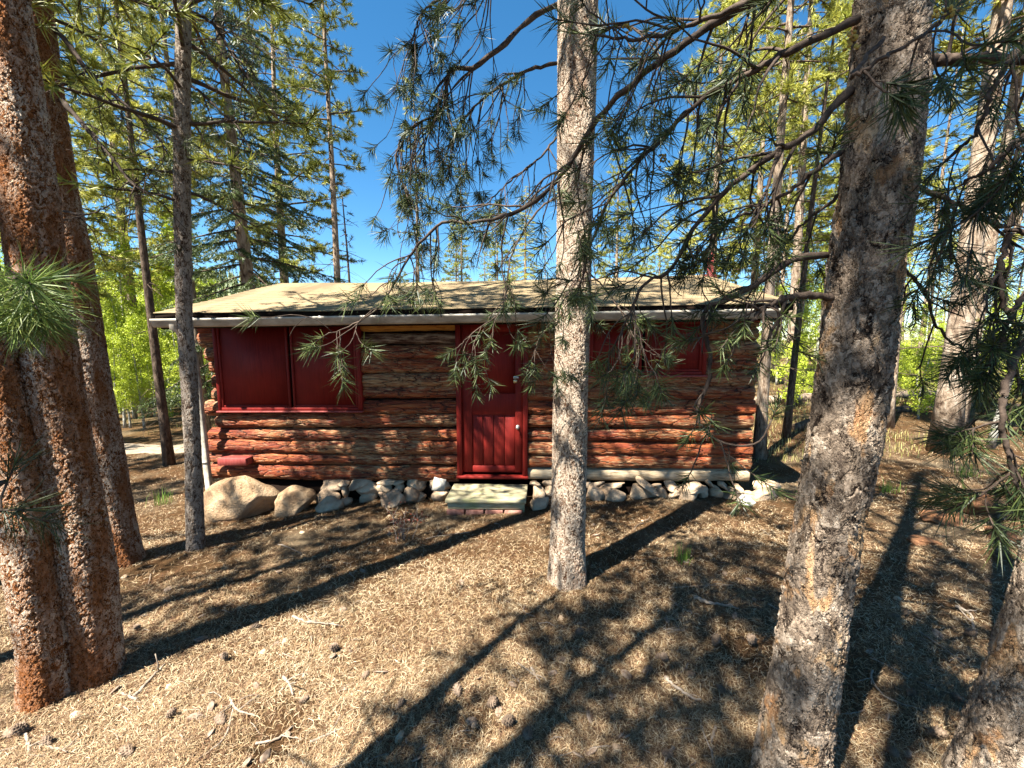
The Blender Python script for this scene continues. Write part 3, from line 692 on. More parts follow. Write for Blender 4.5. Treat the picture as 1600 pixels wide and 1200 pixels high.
# downspout: from the gutter's left end back to the wall, down, and a kick at the foot
def rect_pipe(mb, path, a, b):
    path = np.array(path, float); n = len(path)
    t = np.gradient(path, axis=0); t = unit(t); V = []
    for i in range(n):
        x = unit(np.cross(t[i], [0, 1, 0.0])) if abs(t[i][1]) < 0.95 else np.array([1.0, 0, 0]); y = np.cross(t[i], x)
        ch = 0.25
        for (p, q) in ((1, 1 - ch), (1 - ch, 1), (ch - 1, 1), (-1, 1 - ch), (-1, ch - 1), (ch - 1, -1), (1 - ch, -1), (1, ch - 1)): V.append(path[i] + x * a * p + y * b * q)
    i = np.arange(n - 1)[:, None] * 8; j = np.arange(8)[None, :]; k = (j + 1) % 8
    mb.add(V, [], np.stack([i + j, i + k, i + 8 + k, i + 8 + j], -1).reshape(-1, 4))
s_t, z_t = on(267, 508, -0.47); s_a, z_a = on(303, 548, -0.13); s_b, z_b = on(328, 772, -0.13); s_c, z_c = on(317, 799, -0.32)
mb = MB(); rect_pipe(mb, [(s_t + 0.02, -0.46, z_t + 0.04), (s_t + 0.02, -0.46, z_t - 0.03), (s_t + 0.05, -0.42, z_t - 0.08), (s_a - 0.03, -0.18, z_a + 0.04), (s_a, -0.13, z_a - 0.03), (s_a + (s_b - s_a) * 0.5, -0.13, (z_a + z_b) / 2), (s_b, -0.13, z_b), (s_b - 0.01, -0.16, z_b - 0.05), (s_c, -0.36, z_c - 0.0)], 0.036, 0.028)
ds = cab_build(mb, 'downspout', M['white'], None, False)
s_k, z_k = on(321, 722, -0.13)
mb = MB(); mb.box((s_k - 0.043, -0.165, z_k - 0.012), (s_k + 0.043, -0.09, z_k + 0.012)); cab_build(mb, 'bracket', M['white'], ds, False)
# door
ddl, _ = on(721, 600); ddr, _ = on(817, 600); _, ddb = on(770, 738)
fr = cbox('door_frame', M['red'], [((dl, -0.035, dbot), (ddl, 0.12, zt)), ((ddr, -0.035, dbot), (dr, 0.12, zt)), ((ddl, -0.03, zt - 0.09), (ddr, 0.12, zt)), ((dl - 0.01, -0.06, dbot - 0.035), (dr + 0.01, 0.12, dbot - 0.002))], None, 0.006)
pl, _ = on(737, 600); pr, _ = on(805, 600); _, p1 = on(770, 728); _, p2 = on(770, 648); _, p3 = on(770, 615); 
dz = zt - 0.095
door = cbox('door', M['red'], [((ddl + 0.004, 0.0, ddb), (pl, 0.045, dz)), ((pr, 0.0, ddb), (ddr - 0.004, 0.045, dz)), ((pl, 0.001, ddb), (pr, 0.044, p1)), ((pl, 0.001, p2), (pr, 0.044, p3)), ((pl, 0.001, dz - 0.10), (pr, 0.044, dz))], None, 0.005)
q = [(pl + (pr - pl) * k / 4 + 0.003, pl + (pr - pl) * (k + 1) / 4 - 0.003) for k in range(4)]
cbox('lower_panel', M['red'], [((a, 0.018, p1), (b, 0.036, p2)) for a, b in q], door, 0.005)
cbox('upper_panel', M['red'], [((pl, 0.02, p3), (pr, 0.036, dz - 0.10))], door, 0)
hs_, hz_ = on(806, 590)
hp = cbox('hasp', M['steel'], [((hs_ - 0.03, -0.008, hz_ - 0.018), (hs_ + 0.035, -0.001, hz_ + 0.018))], door, 0.003)
mb = MB(); mb.tube([(hs_ - 0.01, -0.012, hz_), (hs_ - 0.012, -0.03, hz_ + 0.004), (hs_ - 0.005, -0.034, hz_ - 0.02)], 0.006, 8); mb.box((hs_ - 0.03, -0.04, hz_ - 0.065), (hs_ + 0.018, -0.016, hz_ - 0.02), None, 0.006); cab_build(mb, 'padlock', M['brass'], door, False)
ks, kz = on(809, 667); mb = MB()
mb.tube([(ks, 0.0, kz), (ks, -0.012, kz), (ks, -0.016, kz), (ks, -0.035, kz), (ks, -0.045, kz), (ks, -0.06, kz), (ks, -0.066, kz)], [0.026, 0.024, 0.01, 0.01, 0.022, 0.022, 0.012], 14); cab_build(mb, 'knob', M['steel'], door, True)
# boarded windows: a frame and two red panels each
def boarded(l, r, b, t, mids, name):
    fw = 0.05
    f = cbox('window_frame', M['red'], [((l, -0.03, b), (l + fw, 0.1, t)), ((r - fw, -0.03, b), (r, 0.1, t)), ((l + fw, -0.032, b), (r - fw, 0.1, b + fw * 0.8)), ((l + fw, -0.03, t - fw), (r - fw, 0.1, t))], None, 0.005)
    f['label'] = name
    cbox('sill_ledge', M['red_lighter'], [((l - 0.01, -0.055, b - 0.024), (r + 0.01, 0.06, b - 0.002))], f, 0.004)  # sunlit look of the sill is painted with the lighter red
    xs = [l + fw] + mids + [r - fw]
    for k in range(len(xs) - 1):
        a, b_ = xs[k] + (0.018 if k else 0.004), xs[k + 1] - (0.018 if k < len(xs) - 2 else 0.004); e = 0.028
        sh = cbox('shutter', M['red'], [((a + e, -0.012, b + fw * 0.8 + e), (b_ - e, 0.01, t - fw - e))], None, 0)
        cbox('shutter_rim', M['red'], [((a, -0.024, b + fw * 0.8 + 0.004), (a + e, 0.012, t - fw - 0.004)), ((b_ - e, -0.024, b + fw * 0.8 + 0.004), (b_, 0.012, t - fw - 0.004)), ((a + e, -0.023, b + fw * 0.8 + 0.004), (b_ - e, 0.012, b + fw * 0.8 + e)), ((a + e, -0.023, t - fw - e), (b_ - e, 0.012, t - fw - 0.004))], sh, 0.003)
    cbox('window_backing', M['dark'], [((l + 0.02, 0.03, b + 0.02), (r - 0.02, 0.08, t - 0.02))], f, 0)
mid1, _ = on(455, 580); mid2, _ = on(1005, 545)
boarded(w1l, w1r, w1b, zt - 0.01, [mid1], 'wide red boarded window near the left corner')
boarded(w2l, w2r, w2b, zt - 0.05, [mid2], 'red boarded window on the right half of the wall')
# small red ledge board at the left corner
a, za = on(341, 716, -0.10); b, zb_ = on(386, 727, -0.10)
cbox('corner_ledge', M['red_lighter'], [((a, -0.12, zb_), (b, 0.02, za))], None, 0.002)
# vent pipe on the roof
s_v, _ = on(1101, 432, 2.0); pz = roofz(s_v, 1.8)
mb = MB(); mb.tube([(s_v, 1.8, pz - 0.05), (s_v, 1.8, pz + 0.02), (s_v, 1.8, pz + 0.021), (s_v, 1.8, pz + 0.42)], [0.12, 0.09, 0.045, 0.045], 14); cab_build(mb, 'vent_pipe', M['red_lighter'], roof, False)

# stones
def rock_mesh(rng, name, sx, sy, sz, sub=3, rough=0.25):
    import bmesh
    b = bmesh.new(); bmesh.ops.create_icosphere(b, subdivisions=sub, radius=1.0); V = np.array([v.co[:] for v in b.verts]); T = [[v.index for v in f.verts] for f in b.faces]; b.free()
    for _ in range(7):                           # chop flat facets
        nrm = unit(rng.normal(size=3)); d = 0.5 + 0.35 * rng.random(); k = V @ nrm; V = V - np.maximum(0, k - d)[:, None] * nrm * 0.9
    o = rng.random(3) * 9
    V = V * (1 + rough * (vnoise(V[:, 0] + o[0], V[:, 1] + V[:, 2] * 0.7 + o[1], 0.7, 1) + 0.5 * vnoise(V[:, 1] + o[2], V[:, 2], 0.3, 2)))[:, None]
    return npmesh(name, V * np.array([sx, sy, sz]), T, None, True)
rng = np.random.default_rng(21)
mb = MB(); mb.box((0.15, 0.06, -1.2), (WL - 0.15, 0.25, Z0 - 0.06), None, 0.02); mb.box((0.05, 0.1, -1.2), (0.25, DEP, Z0 - 0.03)); mb.box((WL - 0.25, 0.1, -1.2), (WL - 0.05, DEP, Z0 - 0.03))
fnd = cab_build(mb, 'foundation', M['dark'], None, False)
def heap(px0, px1):
    px = px0
    while px < px1:
        wpx = 16 + 46 * rng.random() ** 1.6
        s, _ = on(px + wpx / 2, 770, -0.05); q = C(s, -0.02 - 0.10 * rng.random(), 0); g0 = float(gz(q[0], q[1])); top = Z0 + 0.0115 * (s - 3.4); hgt = max(0.12, top - g0); r = wpx * 4.95 / 625 * 0.5; z = g0 - 0.02
        while z < top - 0.03:
            hz = min((top - z) * 0.62, (0.05 + 0.10 * rng.random()) * (0.6 + 0.5 * r / 0.15))
            hz = max(hz, 0.035); rr = r * (0.75 + 0.45 * rng.random())
            o = link('foundation_stone', rock_mesh(rng, 'foundation_stone', rr, 0.08 + 0.06 * rng.random(), hz, 3, 0.35), M['rock'], fnd)
            o.location = Vector((q[0] + 0.04 * rng.normal(), q[1] + 0.03 * rng.normal() + 0.06 * (z > g0 + 0.05), z + hz * 0.7)) - cabin.location; o.rotation_euler = (0.3 * rng.normal(), 0.35 * rng.normal(), 0.3 * rng.normal())
            z += hz * 1.25
        px += wpx * 0.80
heap(492, 690); heap(832, 1168)
def stone(px, py, t, sx, sy, sz, label, mt='rock', rot=0, name='stone', group=None, sub=4):
    q = P(px, py, t); o = link(name, rock_mesh(rng, name, sx, sy, sz, sub, 0.3), M[mt]); g0 = float(gz(q[0], q[1]))
    o.location = (q[0], q[1], g0 + sz * 0.30); o.rotation_euler = (0.1 * rng.normal(), 0.1 * rng.normal(), rot)
    return tag(o, label, name, group)
stone(383, 792, 5.05, 0.50, 0.34, 0.36, 'big flat-topped tan boulder under the left corner of the cabin', 'boulder', 0.1, 'boulder', sub=5)
stone(462, 785, 5.0, 0.25, 0.22, 0.24, 'rounded pale boulder right of the big tan boulder', 'boulder', 0.4, 'boulder', sub=5)
stone(618, 775, 5.0, 0.17, 0.13, 0.16, 'pointed grey stone propped against the left half of the foundation', 'rock', 0.8)
stone(512, 780, 4.95, 0.16, 0.12, 0.13, 'low brown stone between the rounded boulder and the pointed stone', 'rock', 0.2)
stone(843, 775, 4.75, 0.13, 0.1, 0.11, 'brownish stone just right of the door step', 'rock', 0.2)
stone(1165, 772, 4.7, 0.13, 0.1, 0.09, 'white stone lying at the right end of the cabin foundation', 'tile', 0.5)
# step
step = empty('door_step', tuple(C((dl + dr) / 2, -0.3, -0.4)), 'greenish weathered plank step on bricks below the red door', 'step')
def step_part(name, mt, boxes, bev=0.005):
    mb = MB()
    for b in boxes: mb.box(b[0], b[1], None, bev)
    V = np.concatenate(mb.V); W_ = np.array([C(*p) for p in V]) - np.array(step.location); mb.V = [W_]; return mb.build(name, M[mt], step)
sl_, _ = on(697, 770, -0.5); sr_, zst = on(822, 778, -0.50)
zs = dbot - 0.10
step_part('tread', 'step', [((sl_, -0.56 + 0.17 * k, zs - 0.045), (sr_ + 0.004 * k, -0.56 + 0.165 + 0.17 * k, zs + 0.003 * (k % 2))) for k in range(3)])
step_part('riser', 'step', [((sl_ + 0.02, -0.53, zs - 0.13), (sr_ - 0.02, -0.50, zs - 0.047)), ((sl_ + 0.02, -0.5, zs - 0.3), (sl_ + 0.05, -0.06, zs - 0.047)), ((sr_ - 0.05, -0.5, zs - 0.3), (sr_ - 0.02, -0.06, zs - 0.047))])
for k in range(4): step_part('brick', 'brick', [((sl_ + 0.01 + 0.225 * k, -0.545, zs - 0.215), (sl_ + 0.215 + 0.225 * k, -0.44, zs - 0.135))], 0.008)
# pale tile leaning at the wall
q = P(686, 757, 4.85); o = link('tile', None if False else npmesh('tile', [(-.075, -.012, -.075), (.075, -.012, -.075), (.075, .012, -.075), (-.075, .012, -.075), (-.07, -.012, .08), (.075, -.012, .07), (.075, .012, .07), (-.07, .012, .08)], None, [(3, 2, 1, 0), (4, 5, 6, 7), (0, 1, 5, 4), (1, 2, 6, 5), (2, 3, 7, 6), (3, 0, 4, 7)]), M['tile'])
o.location = q; o.rotation_euler = (-0.25, 0.18, 0.1); tag(o, 'small square pale tile leaning on the logs left of the door step', 'tile')
#TREES
# ------------------------------------------------------------------ near trees, traced trunk by trunk
def near_tree(name, rows, y0, lean_y, H, mt, label, seed, base=None, step=0.007, segs=128, flare=0.22, crown=None, kind='pine'):
    """rows: (pixel row, left, right) from the foot up; y0 = the foot's distance; lean_y = how y changes per metre of height"""
    b = [PY((l + r) / 2, y, y0) for y, l, r in rows]
    cen = []; rad = []
    for (y, l, r), q in zip(rows, b):
        Y = y0
        for _ in range(3):
            q = PY((l + r) / 2, y, Y); Y = y0 + lean_y * (q[2] - b[0][2])
        t = (q - CAM) @ np.array([0, math.cos(PITCH), -math.sin(PITCH)]); k = ((l + r) / 2 - 800) / F
        cen.append(q); rad.append((r - l) * t / (2 * F * math.sqrt(1 + k * k)))
    cen = np.array(cen); rad = np.array(rad)
    up = unit(cen[-1] - cen[max(0, len(cen) - 3)])
    top = cen[-1]; r_ = rad[-1]; extra = []
    hh = H - (top[2] - cen[0][2])
    for k in np.linspace(0.08, 1, 9):
        d = unit(up * (1 - 0.5 * k) + np.array([0, 0, 1.0]) * 0.5 * k); extra.append((top + (up * 0.6 + np.array([0, 0, 0.4])) * hh * k, max(0.012, r_ * (1 - 0.93 * k))))
    g0 = cen[0].copy(); g0[2] = float(gz(g0[0], g0[1])) - 0.12
    dn = unit(cen[0] - cen[1]); foot = cen[0] + dn * max(0.0, (cen[0][2] - g0[2]) / max(0.3, -dn[2]))
    allc = np.vstack([[foot], cen, [e[0] for e in extra]]); allr = np.concatenate([[rad[0]], rad, [e[1] for e in extra]])
    t = empty(name, tuple(foot), label, 'tree')
    # smooth the centre line
    L = np.concatenate([[0], np.cumsum(np.linalg.norm(np.diff(allc, axis=0), axis=1))])
    dense = float(L[len(rows)]) + 0.3
    link('trunk', trunk_mesh('trunk', allc - foot, allr, segs, step, flare, 0.05, seed, dense), mt, t)
    def at(h):                                   # centre of the trunk h metres above the foot
        return np.array([np.interp(h, allc[:, 2] - foot[2], allc[:, i]) for i in range(3)])
    if crown:
        zb, Rm, nb = crown; rng = np.random.default_rng(seed + 50)
        mb, V, T = pine_crown(rng, H, zb, Rm, nb, tw=8, ncnt=30, nlen=0.13, nwid=0.012)
        def shift(V):
            V = np.asarray(V, float); c = np.stack([np.interp(V[:, 2], allc[:, 2] - foot[2], allc[:, i] - foot[i]) for i in range(2)], 1)
            V = V.copy(); V[:, :2] += c; return V
        mb.V = [shift(np.concatenate(mb.V))]
        me = two_mat('crown', mb, shift(V), T); me.materials.append(M['twig']); me.materials.append(M['needle_mid']); link('crown', me, None, t)
    return t, foot, at
def yfoot(px, py): return G(px, py)[0][1]

T1, f1, a1 = near_tree('pine_tree', [(1085, 32, 118), (1000, 26, 110), (900, 8, 97), (800, -4, 82), (700, -18, 62), (600, -34, 42), (500, -52, 20), (350, -84, -14)], yfoot(75, 1085), 0.0, 13.0, M['bark_red'],
    'leftmost reddish flaky pine trunk, sharing its foot with a taller twin', 1, crown=(6.4, 1.8, 46))
T2, f2, a2 = near_tree('pine_tree', [(1058, 108, 194), (1000, 108, 191), (900, 94, 185), (800, 76, 168), (700, 59, 149), (600, 38, 133), (500, 24, 118), (400, 9, 104), (300, -3, 94), (150, -20, 72), (0, -38, 50)], yfoot(152, 1055), 0.0, 14.0, M['bark_red'],
    'thick reddish-orange pine trunk standing between its leftmost twin and the darker trunk behind', 2, crown=(6.8, 1.8, 50))
T3, f3, a3 = near_tree('pine_tree', [(878, 160, 224), (800, 148, 211), (700, 127, 193), (600, 108, 176), (500, 93, 160), (400, 76, 145), (300, 58, 124), (150, 34, 102), (0, 14, 83)], yfoot(195, 878), 0.0, 13.5, M['bark_red'],
    'dark brown pine trunk just behind the thick reddish twin trunks', 3, step=0.009, crown=(4.3, 1.9, 62))
T4, f4, a4 = near_tree('pine_tree', [(858, 291, 320), (700, 288, 315), (600, 283, 310), (500, 275, 301), (300, 271, 298), (150, 272, 298), (0, 275, 299)], yfoot(305, 858), 0.0, 10.0, M['bark_thin'],
    'slim straight grey-brown pine trunk by the left end of the cabin', 4, step=0.009, segs=72, flare=0.10, crown=(3.3, 1.4, 60))
T5, f5, a5 = near_tree('pine_tree', [(905, 858, 914), (850, 860, 912), (720, 864, 915), (600, 866, 918), (450, 869, 922), (300, 872, 925), (150, 872, 930), (0, 873, 933)], yfoot(885, 905), 0.0, 12.5, M['bark_pale'],
    'pale flaky pine trunk standing right in front of the cabin door side', 5, flare=0.16, crown=(4.9, 1.6, 40))
T6, f6, a6 = near_tree('pine_tree', [(1260, 1166, 1282), (1200, 1176, 1292), (1050, 1205, 1312), (900, 1228, 1333), (800, 1243, 1350), (700, 1260, 1373), (600, 1272, 1389), (500, 1283, 1400), (400, 1292, 1412), (300, 1305, 1430), (150, 1320, 1448), (0, 1332, 1456), (-80, 1342, 1462)], 1.42, 0.0, 11.0, M['bark_plate'],
    'big grey pine trunk with orange bark patches in the right foreground', 6, step=0.005, segs=160, flare=0.02, crown=(4.2, 1.9, 44))
T7, f7, a7 = near_tree('pine_tree', [(1300, 1440, 1625), (1200, 1484, 1656), (1080, 1529, 1690), (960, 1568, 1720), (840, 1600, 1745), (600, 1650, 1785), (300, 1700, 1825)], 1.35, 0.0, 11.0, M['bark_plate'],
    'shaded pine trunk leaning out of the lower right corner', 7, step=0.006, segs=140, flare=0.04, crown=(5.0, 1.6, 36))
# two trees beside the photographer: their trunks and crowns throw the shade over the middle of the clearing
def plain_tree(x, y, H, r, crown, label, seed, mt='bark_red'):
    z = float(gz(x, y)); t = empty('pine_tree', (x, y, z - 0.05), label, 'tree'); rng = np.random.default_rng(seed)
    k = np.linspace(0, 1, 12); cen = np.stack([0.1 * np.sin(k * 3 + seed), 0.1 * np.cos(k * 2.5 + seed), k * H], 1)
    link('trunk', trunk_mesh('trunk', cen, r * (1 - 0.9 * k) + 0.01, 40, 0.03, 0.2, 0.05, seed), M[mt], t)
    mb, V, T = pine_crown(rng, H, crown[0], crown[1], crown[2], tw=11, ncnt=34, nlen=0.12, nwid=0.012)
    me = two_mat('crown', mb, V, T); me.materials.append(M['twig']); me.materials.append(M['needle_mid']); link('crown', me, None, t); return t
T0 = plain_tree(-2.4, -0.57, 9.6, 0.032, (4.4, 1.0, 84), 'slender pine just left of the photographer, dappling the middle of the clearing', 30)
plain_tree(-2.0, -1.6, 11.5, 0.11, (5.4, 1.1, 46), 'tall pine standing behind the photographer on the left, shading the clearing', 31)
plain_tree(-0.5, -1.5, 11.5, 0.12, (5.6, 1.5, 44), 'tall pine standing right behind the photographer, shading the right foreground', 32)
plain_tree(1.6, -0.7, 11.0, 0.10, (4.8, 1.8, 32), 'tall pine standing right of the photographer, shading the ground on the right', 33)
plain_tree(-4.7, 0.8, 9.0, 0.10, (4.6, 1.2, 60), 'pine left of the clearing beside the reddish twins, nearest the photographer', 34)
plain_tree(-5.7, 1.7, 11.5, 0.10, (4.8, 1.1, 60), 'pine left of the clearing, just beyond the reddish twins', 35)
def bare_stem(x, y, H, r, dx, dy, label, seed):
    rng = np.random.default_rng(seed); z = float(gz(x, y)); t = empty('dead_tree', (x, y, z - 0.05), label, 'tree'); k = np.linspace(0, 1, 12)
    cen = np.stack([dx * k, dy * k, k * H], 1); link('trunk', trunk_mesh('trunk', cen, r * (1 - 0.85 * k), 40, 0.03, 0.15, 0.05, seed), M['bark_thin'], t)
    mb = MB()
    for q in range(14):
        kk = 0.35 + 0.6 * rng.random(); az = rng.random() * 6.28; b = curve_from(rng, (dx * kk, dy * kk, H * kk), (math.cos(az), math.sin(az), 0.1), 0.3 + 0.4 * rng.random(), 6, 0.05, 0.15); mb.tube(b, np.linspace(0.010, 0.004, 6), 5)
    mb.build('crown', M['twig'], t, fixn=False)
bare_stem(-1.64, 0.33, 5.2, 0.085, -0.38, 0.40, 'dead leaning stem left of the photographer, its shadow crossing the foreground', 41)
# ------------------------------------------------------------------ near branches
def branch(tree, foot, pxpts, r0, r1, seed, twigs, start=None, mt='twig', needle='needle_near_shaded', n=40, label=None, **kw):
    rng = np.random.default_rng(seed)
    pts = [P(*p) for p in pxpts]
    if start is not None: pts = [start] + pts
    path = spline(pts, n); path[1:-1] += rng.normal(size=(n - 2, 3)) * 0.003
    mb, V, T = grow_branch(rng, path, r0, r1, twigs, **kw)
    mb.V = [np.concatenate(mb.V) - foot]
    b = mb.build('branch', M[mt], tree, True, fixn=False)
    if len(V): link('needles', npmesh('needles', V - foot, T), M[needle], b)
    if label: b['label'] = label
    return b
E6 = [  # big right trunk
 dict(p=[(1300, 398, 1.42), (1235, 408, 1.42), (1185, 440, 1.46), (1135, 470, 1.5), (1105, 482, 1.52), (1099, 520, 1.53), (1110, 560, 1.53), (1106, 600, 1.53), (1090, 640, 1.53), (1102, 672, 1.5), (1140, 695, 1.47), (1185, 692, 1.42), (1206, 655, 1.4)], r=(0.0122, 0.0027), tw=7, s0=0.12, tl=(0.08, 0.24), nl=0.065, dn=0.08, bare=0.3),
 dict(p=[(1305, 466, 1.40), (1255, 462, 1.38), (1215, 471, 1.38), (1190, 486, 1.40), (1160, 520, 1.42), (1140, 560, 1.44)], r=(0.0151, 0.0036), tw=7, s0=0.3, tl=(0.1, 0.26), nl=0.06, dn=0.12, bare=0.2),
 dict(p=[(1330, 140, 1.33), (1260, 210, 1.35), (1200, 245, 1.4), (1140, 295, 1.45), (1090, 350, 1.52), (1045, 425, 1.58), (1008, 442, 1.6), (985, 490, 1.62), (960, 540, 1.64)], r=(0.0137, 0.0036), tw=22, s0=0.15, tl=(0.14, 0.38), nl=0.095, dn=0.16, bare=0.15),
 dict(p=[(1340, 30, 1.3), (1250, 70, 1.32), (1180, 110, 1.38), (1105, 150, 1.45), (1030, 220, 1.52), (960, 300, 1.6), (925, 380, 1.66), (905, 450, 1.7)], r=(0.0130, 0.0036), tw=27, s0=0.1, tl=(0.14, 0.40), nl=0.10, dn=0.16, bare=0.12),
 dict(p=[(1345, -60, 1.35), (1190, -5, 1.4), (1080, 60, 1.5), (1000, 120, 1.65), (930, 190, 1.8), (880, 270, 1.95), (820, 325, 2.05), (740, 348, 2.1), (690, 348, 2.12), (640, 400, 2.14), (600, 470, 2.14), (560, 503, 2.12), (505, 526, 2.1)], r=(0.0173, 0.0032), tw=30, s0=0.1, tl=(0.16, 0.48), nl=0.10, dn=0.14, bare=0.2, n=70),
 dict(p=[(1360, -120, 1.3), (1250, -40, 1.25), (1130, 20, 1.3), (1010, 60, 1.35), (930, 55, 1.4)], r=(0.0130, 0.0036), tw=18, s0=0.2, tl=(0.14, 0.36), nl=0.085, dn=0.14, bare=0.08),
 dict(p=[(1322, 230, 1.36), (1280, 262, 1.36), (1230, 300, 1.4), (1180, 330, 1.45), (1130, 350, 1.5), (1080, 410, 1.55)], r=(0.0094, 0.0027), tw=13, s0=0.15, tl=(0.12, 0.34), nl=0.075, dn=0.12, bare=0.12),
 dict(p=[(1380, 60, 1.2), (1330, 118, 1.02), (1390, 85, 0.98), (1450, 50, 0.98), (1480, 22, 0.98)], r=(0.0058, 0.0036), tw=5, s0=0.3, tl=(0.05, 0.14), nl=0.085, dn=0.00, bare=0.0),
 dict(p=[(1440, 96, 1.33), (1530, 92, 1.3), (1640, 90, 1.25)], r=(0.0166, 0.0162), tw=5, s0=0.2, tl=(0.15, 0.35), nl=0.08, dn=0.16, bare=0.2),
 dict(p=[(1425, 287, 1.4), (1490, 318, 1.38), (1545, 345, 1.35), (1650, 380, 1.3)], r=(0.0094, 0.0072), tw=7, s0=0.1, tl=(0.15, 0.4), nl=0.07, dn=0.14, bare=0.5),
 dict(p=[(1405, 415, 1.4), (1440, 450, 1.45), (1470, 520, 1.5), (1520, 548, 1.5), (1570, 540, 1.45)], r=(0.0065, 0.0027), tw=7, s0=0.1, tl=(0.12, 0.3), nl=0.07, dn=0.08, bare=0.4),
 dict(p=[(1320, 300, 1.4), (1250, 355, 1.5), (1200, 420, 1.6), (1165, 470, 1.65)], r=(0.0065, 0.0027), tw=7, s0=0.2, tl=(0.1, 0.3), nl=0.07, dn=0.08, bare=0.3),
]
for k, e in enumerate(E6):
    branch(T6, f6, e['p'], e['r'][0], e['r'][1], 100 + k, e['tw'], s0=e['s0'], tl=e['tl'], nlen=e['nl'], down=e['dn'], bare=e['bare'], n=e.get('n', 40), nwid=0.0031, ncnt=44, sub=1)
E5 = [  # pale trunk by the door
 dict(p=[(885, 0, 3.0), (830, 28, 2.95), (790, 68, 2.9), (742, 104, 2.85), (708, 106, 2.83), (699, 125, 2.83), (697, 150, 2.83), (688, 176, 2.83), (655, 192, 2.82), (625, 220, 2.8), (621, 262, 2.8), (640, 310, 2.8)], r=(0.0216, 0.0054), tw=38, s0=0.25, tl=(0.25, 0.75), nl=0.10, dn=1.1, bare=0.08),
 dict(p=[(885, 95, 3.0), (820, 112, 2.95), (760, 150, 2.9), (715, 200, 2.88), (690, 260, 2.86)], r=(0.0144, 0.0036), tw=26, s0=0.2, tl=(0.25, 0.65), nl=0.10, dn=0.9, bare=0.08),
 dict(p=[(890, -120, 2.8), (800, -60, 2.75), (720, -20, 2.7), (660, 20, 2.7), (645, 80, 2.7)], r=(0.0158, 0.0045), tw=30, s0=0.2, tl=(0.25, 0.7), nl=0.10, dn=1.0, bare=0.06),
 dict(p=[(885, 190, 3.05), (850, 240, 3.0), (790, 290, 2.95), (750, 330, 2.9)], r=(0.0101, 0.0036), tw=16, s0=0.2, tl=(0.2, 0.5), nl=0.09, dn=0.6, bare=0.1),
 dict(p=[(900, 250, 3.0), (925, 330, 2.8), (905, 430, 2.6), (880, 470, 2.5), (850, 520, 2.5)], r=(0.0086, 0.0027), tw=13, s0=0.2, tl=(0.15, 0.4), nl=0.09, dn=0.4, bare=0.1),
 dict(p=[(885, 300, 3.0), (840, 330, 2.8), (800, 400, 2.7), (785, 480, 2.65), (740, 520, 2.62), (712, 545, 2.6)], r=(0.0086, 0.0027), tw=12, s0=0.3, tl=(0.15, 0.42), nl=0.09, dn=0.5, bare=0.15),
 dict(p=[(915, 420, 3.0), (960, 470, 2.9), (1000, 540, 2.8), (1040, 560, 2.8)], r=(0.0072, 0.0027), tw=12, s0=0.3, tl=(0.15, 0.4), nl=0.085, dn=0.3, bare=0.1),
 dict(p=[(920, 60, 3.0), (980, 40, 2.8), (1040, 100, 2.6), (1090, 180, 2.5)], r=(0.0101, 0.0036), tw=20, s0=0.2, tl=(0.2, 0.5), nl=0.09, dn=0.5, bare=0.08),
]
for k, e in enumerate(E5):
    branch(T5, f5, e['p'], e['r'][0], e['r'][1], 200 + k, e['tw'], s0=e['s0'], tl=e['tl'], nlen=e['nl'], down=e['dn'], bare=e['bare'], nwid=0.0038, ncnt=44, sub=1)
E7 = [  # leaning right-corner tree
 dict(p=[(1680, 240, 1.2), (1610, 290, 1.2), (1578, 350, 1.2), (1566, 410, 1.2), (1564, 455, 1.2), (1582, 500, 1.2), (1640, 530, 1.2)], r=(0.011, 0.005), tw=6, s0=0.1, tl=(0.1, 0.28), nl=0.085, dn=0.2, bare=0.2),
 dict(p=[(1700, 180, 1.0), (1640, 195, 0.95), (1595, 215, 0.92), (1545, 262, 0.95), (1500, 290, 1.0)], r=(0.008, 0.003), tw=6, s0=0.2, tl=(0.08, 0.25), nl=0.085, dn=0.4, bare=0.1),
 dict(p=[(1680, 480, 1.1), (1600, 540, 1.05), (1566, 620, 1.0), (1572, 700, 1.0), (1590, 760, 1.0)], r=(0.010, 0.004), tw=6, s0=0.2, tl=(0.06, 0.17), nl=0.085, dn=0.2, bare=0.0),
 dict(p=[(1690, 400, 1.15), (1620, 440, 1.1), (1570, 520, 1.08), (1590, 590, 1.05)], r=(0.009, 0.004), tw=6, s0=0.2, tl=(0.08, 0.2), nl=0.085, dn=0.2, bare=0.0),
 dict(p=[(1690, 30, 1.1), (1620, 60, 1.1), (1560, 120, 1.12), (1530, 200, 1.15), (1480, 250, 1.2)], r=(0.010, 0.003), tw=6, s0=0.2, tl=(0.12, 0.32), nl=0.08, dn=0.4, bare=0.45),
]
for k, e in enumerate(E7):
    branch(T7, f7, e['p'], e['r'][0], e['r'][1], 300 + k, e['tw'], s0=e['s0'], tl=e['tl'], nlen=e['nl'], down=e['dn'], bare=e['bare'], nwid=0.0024, ncnt=60)
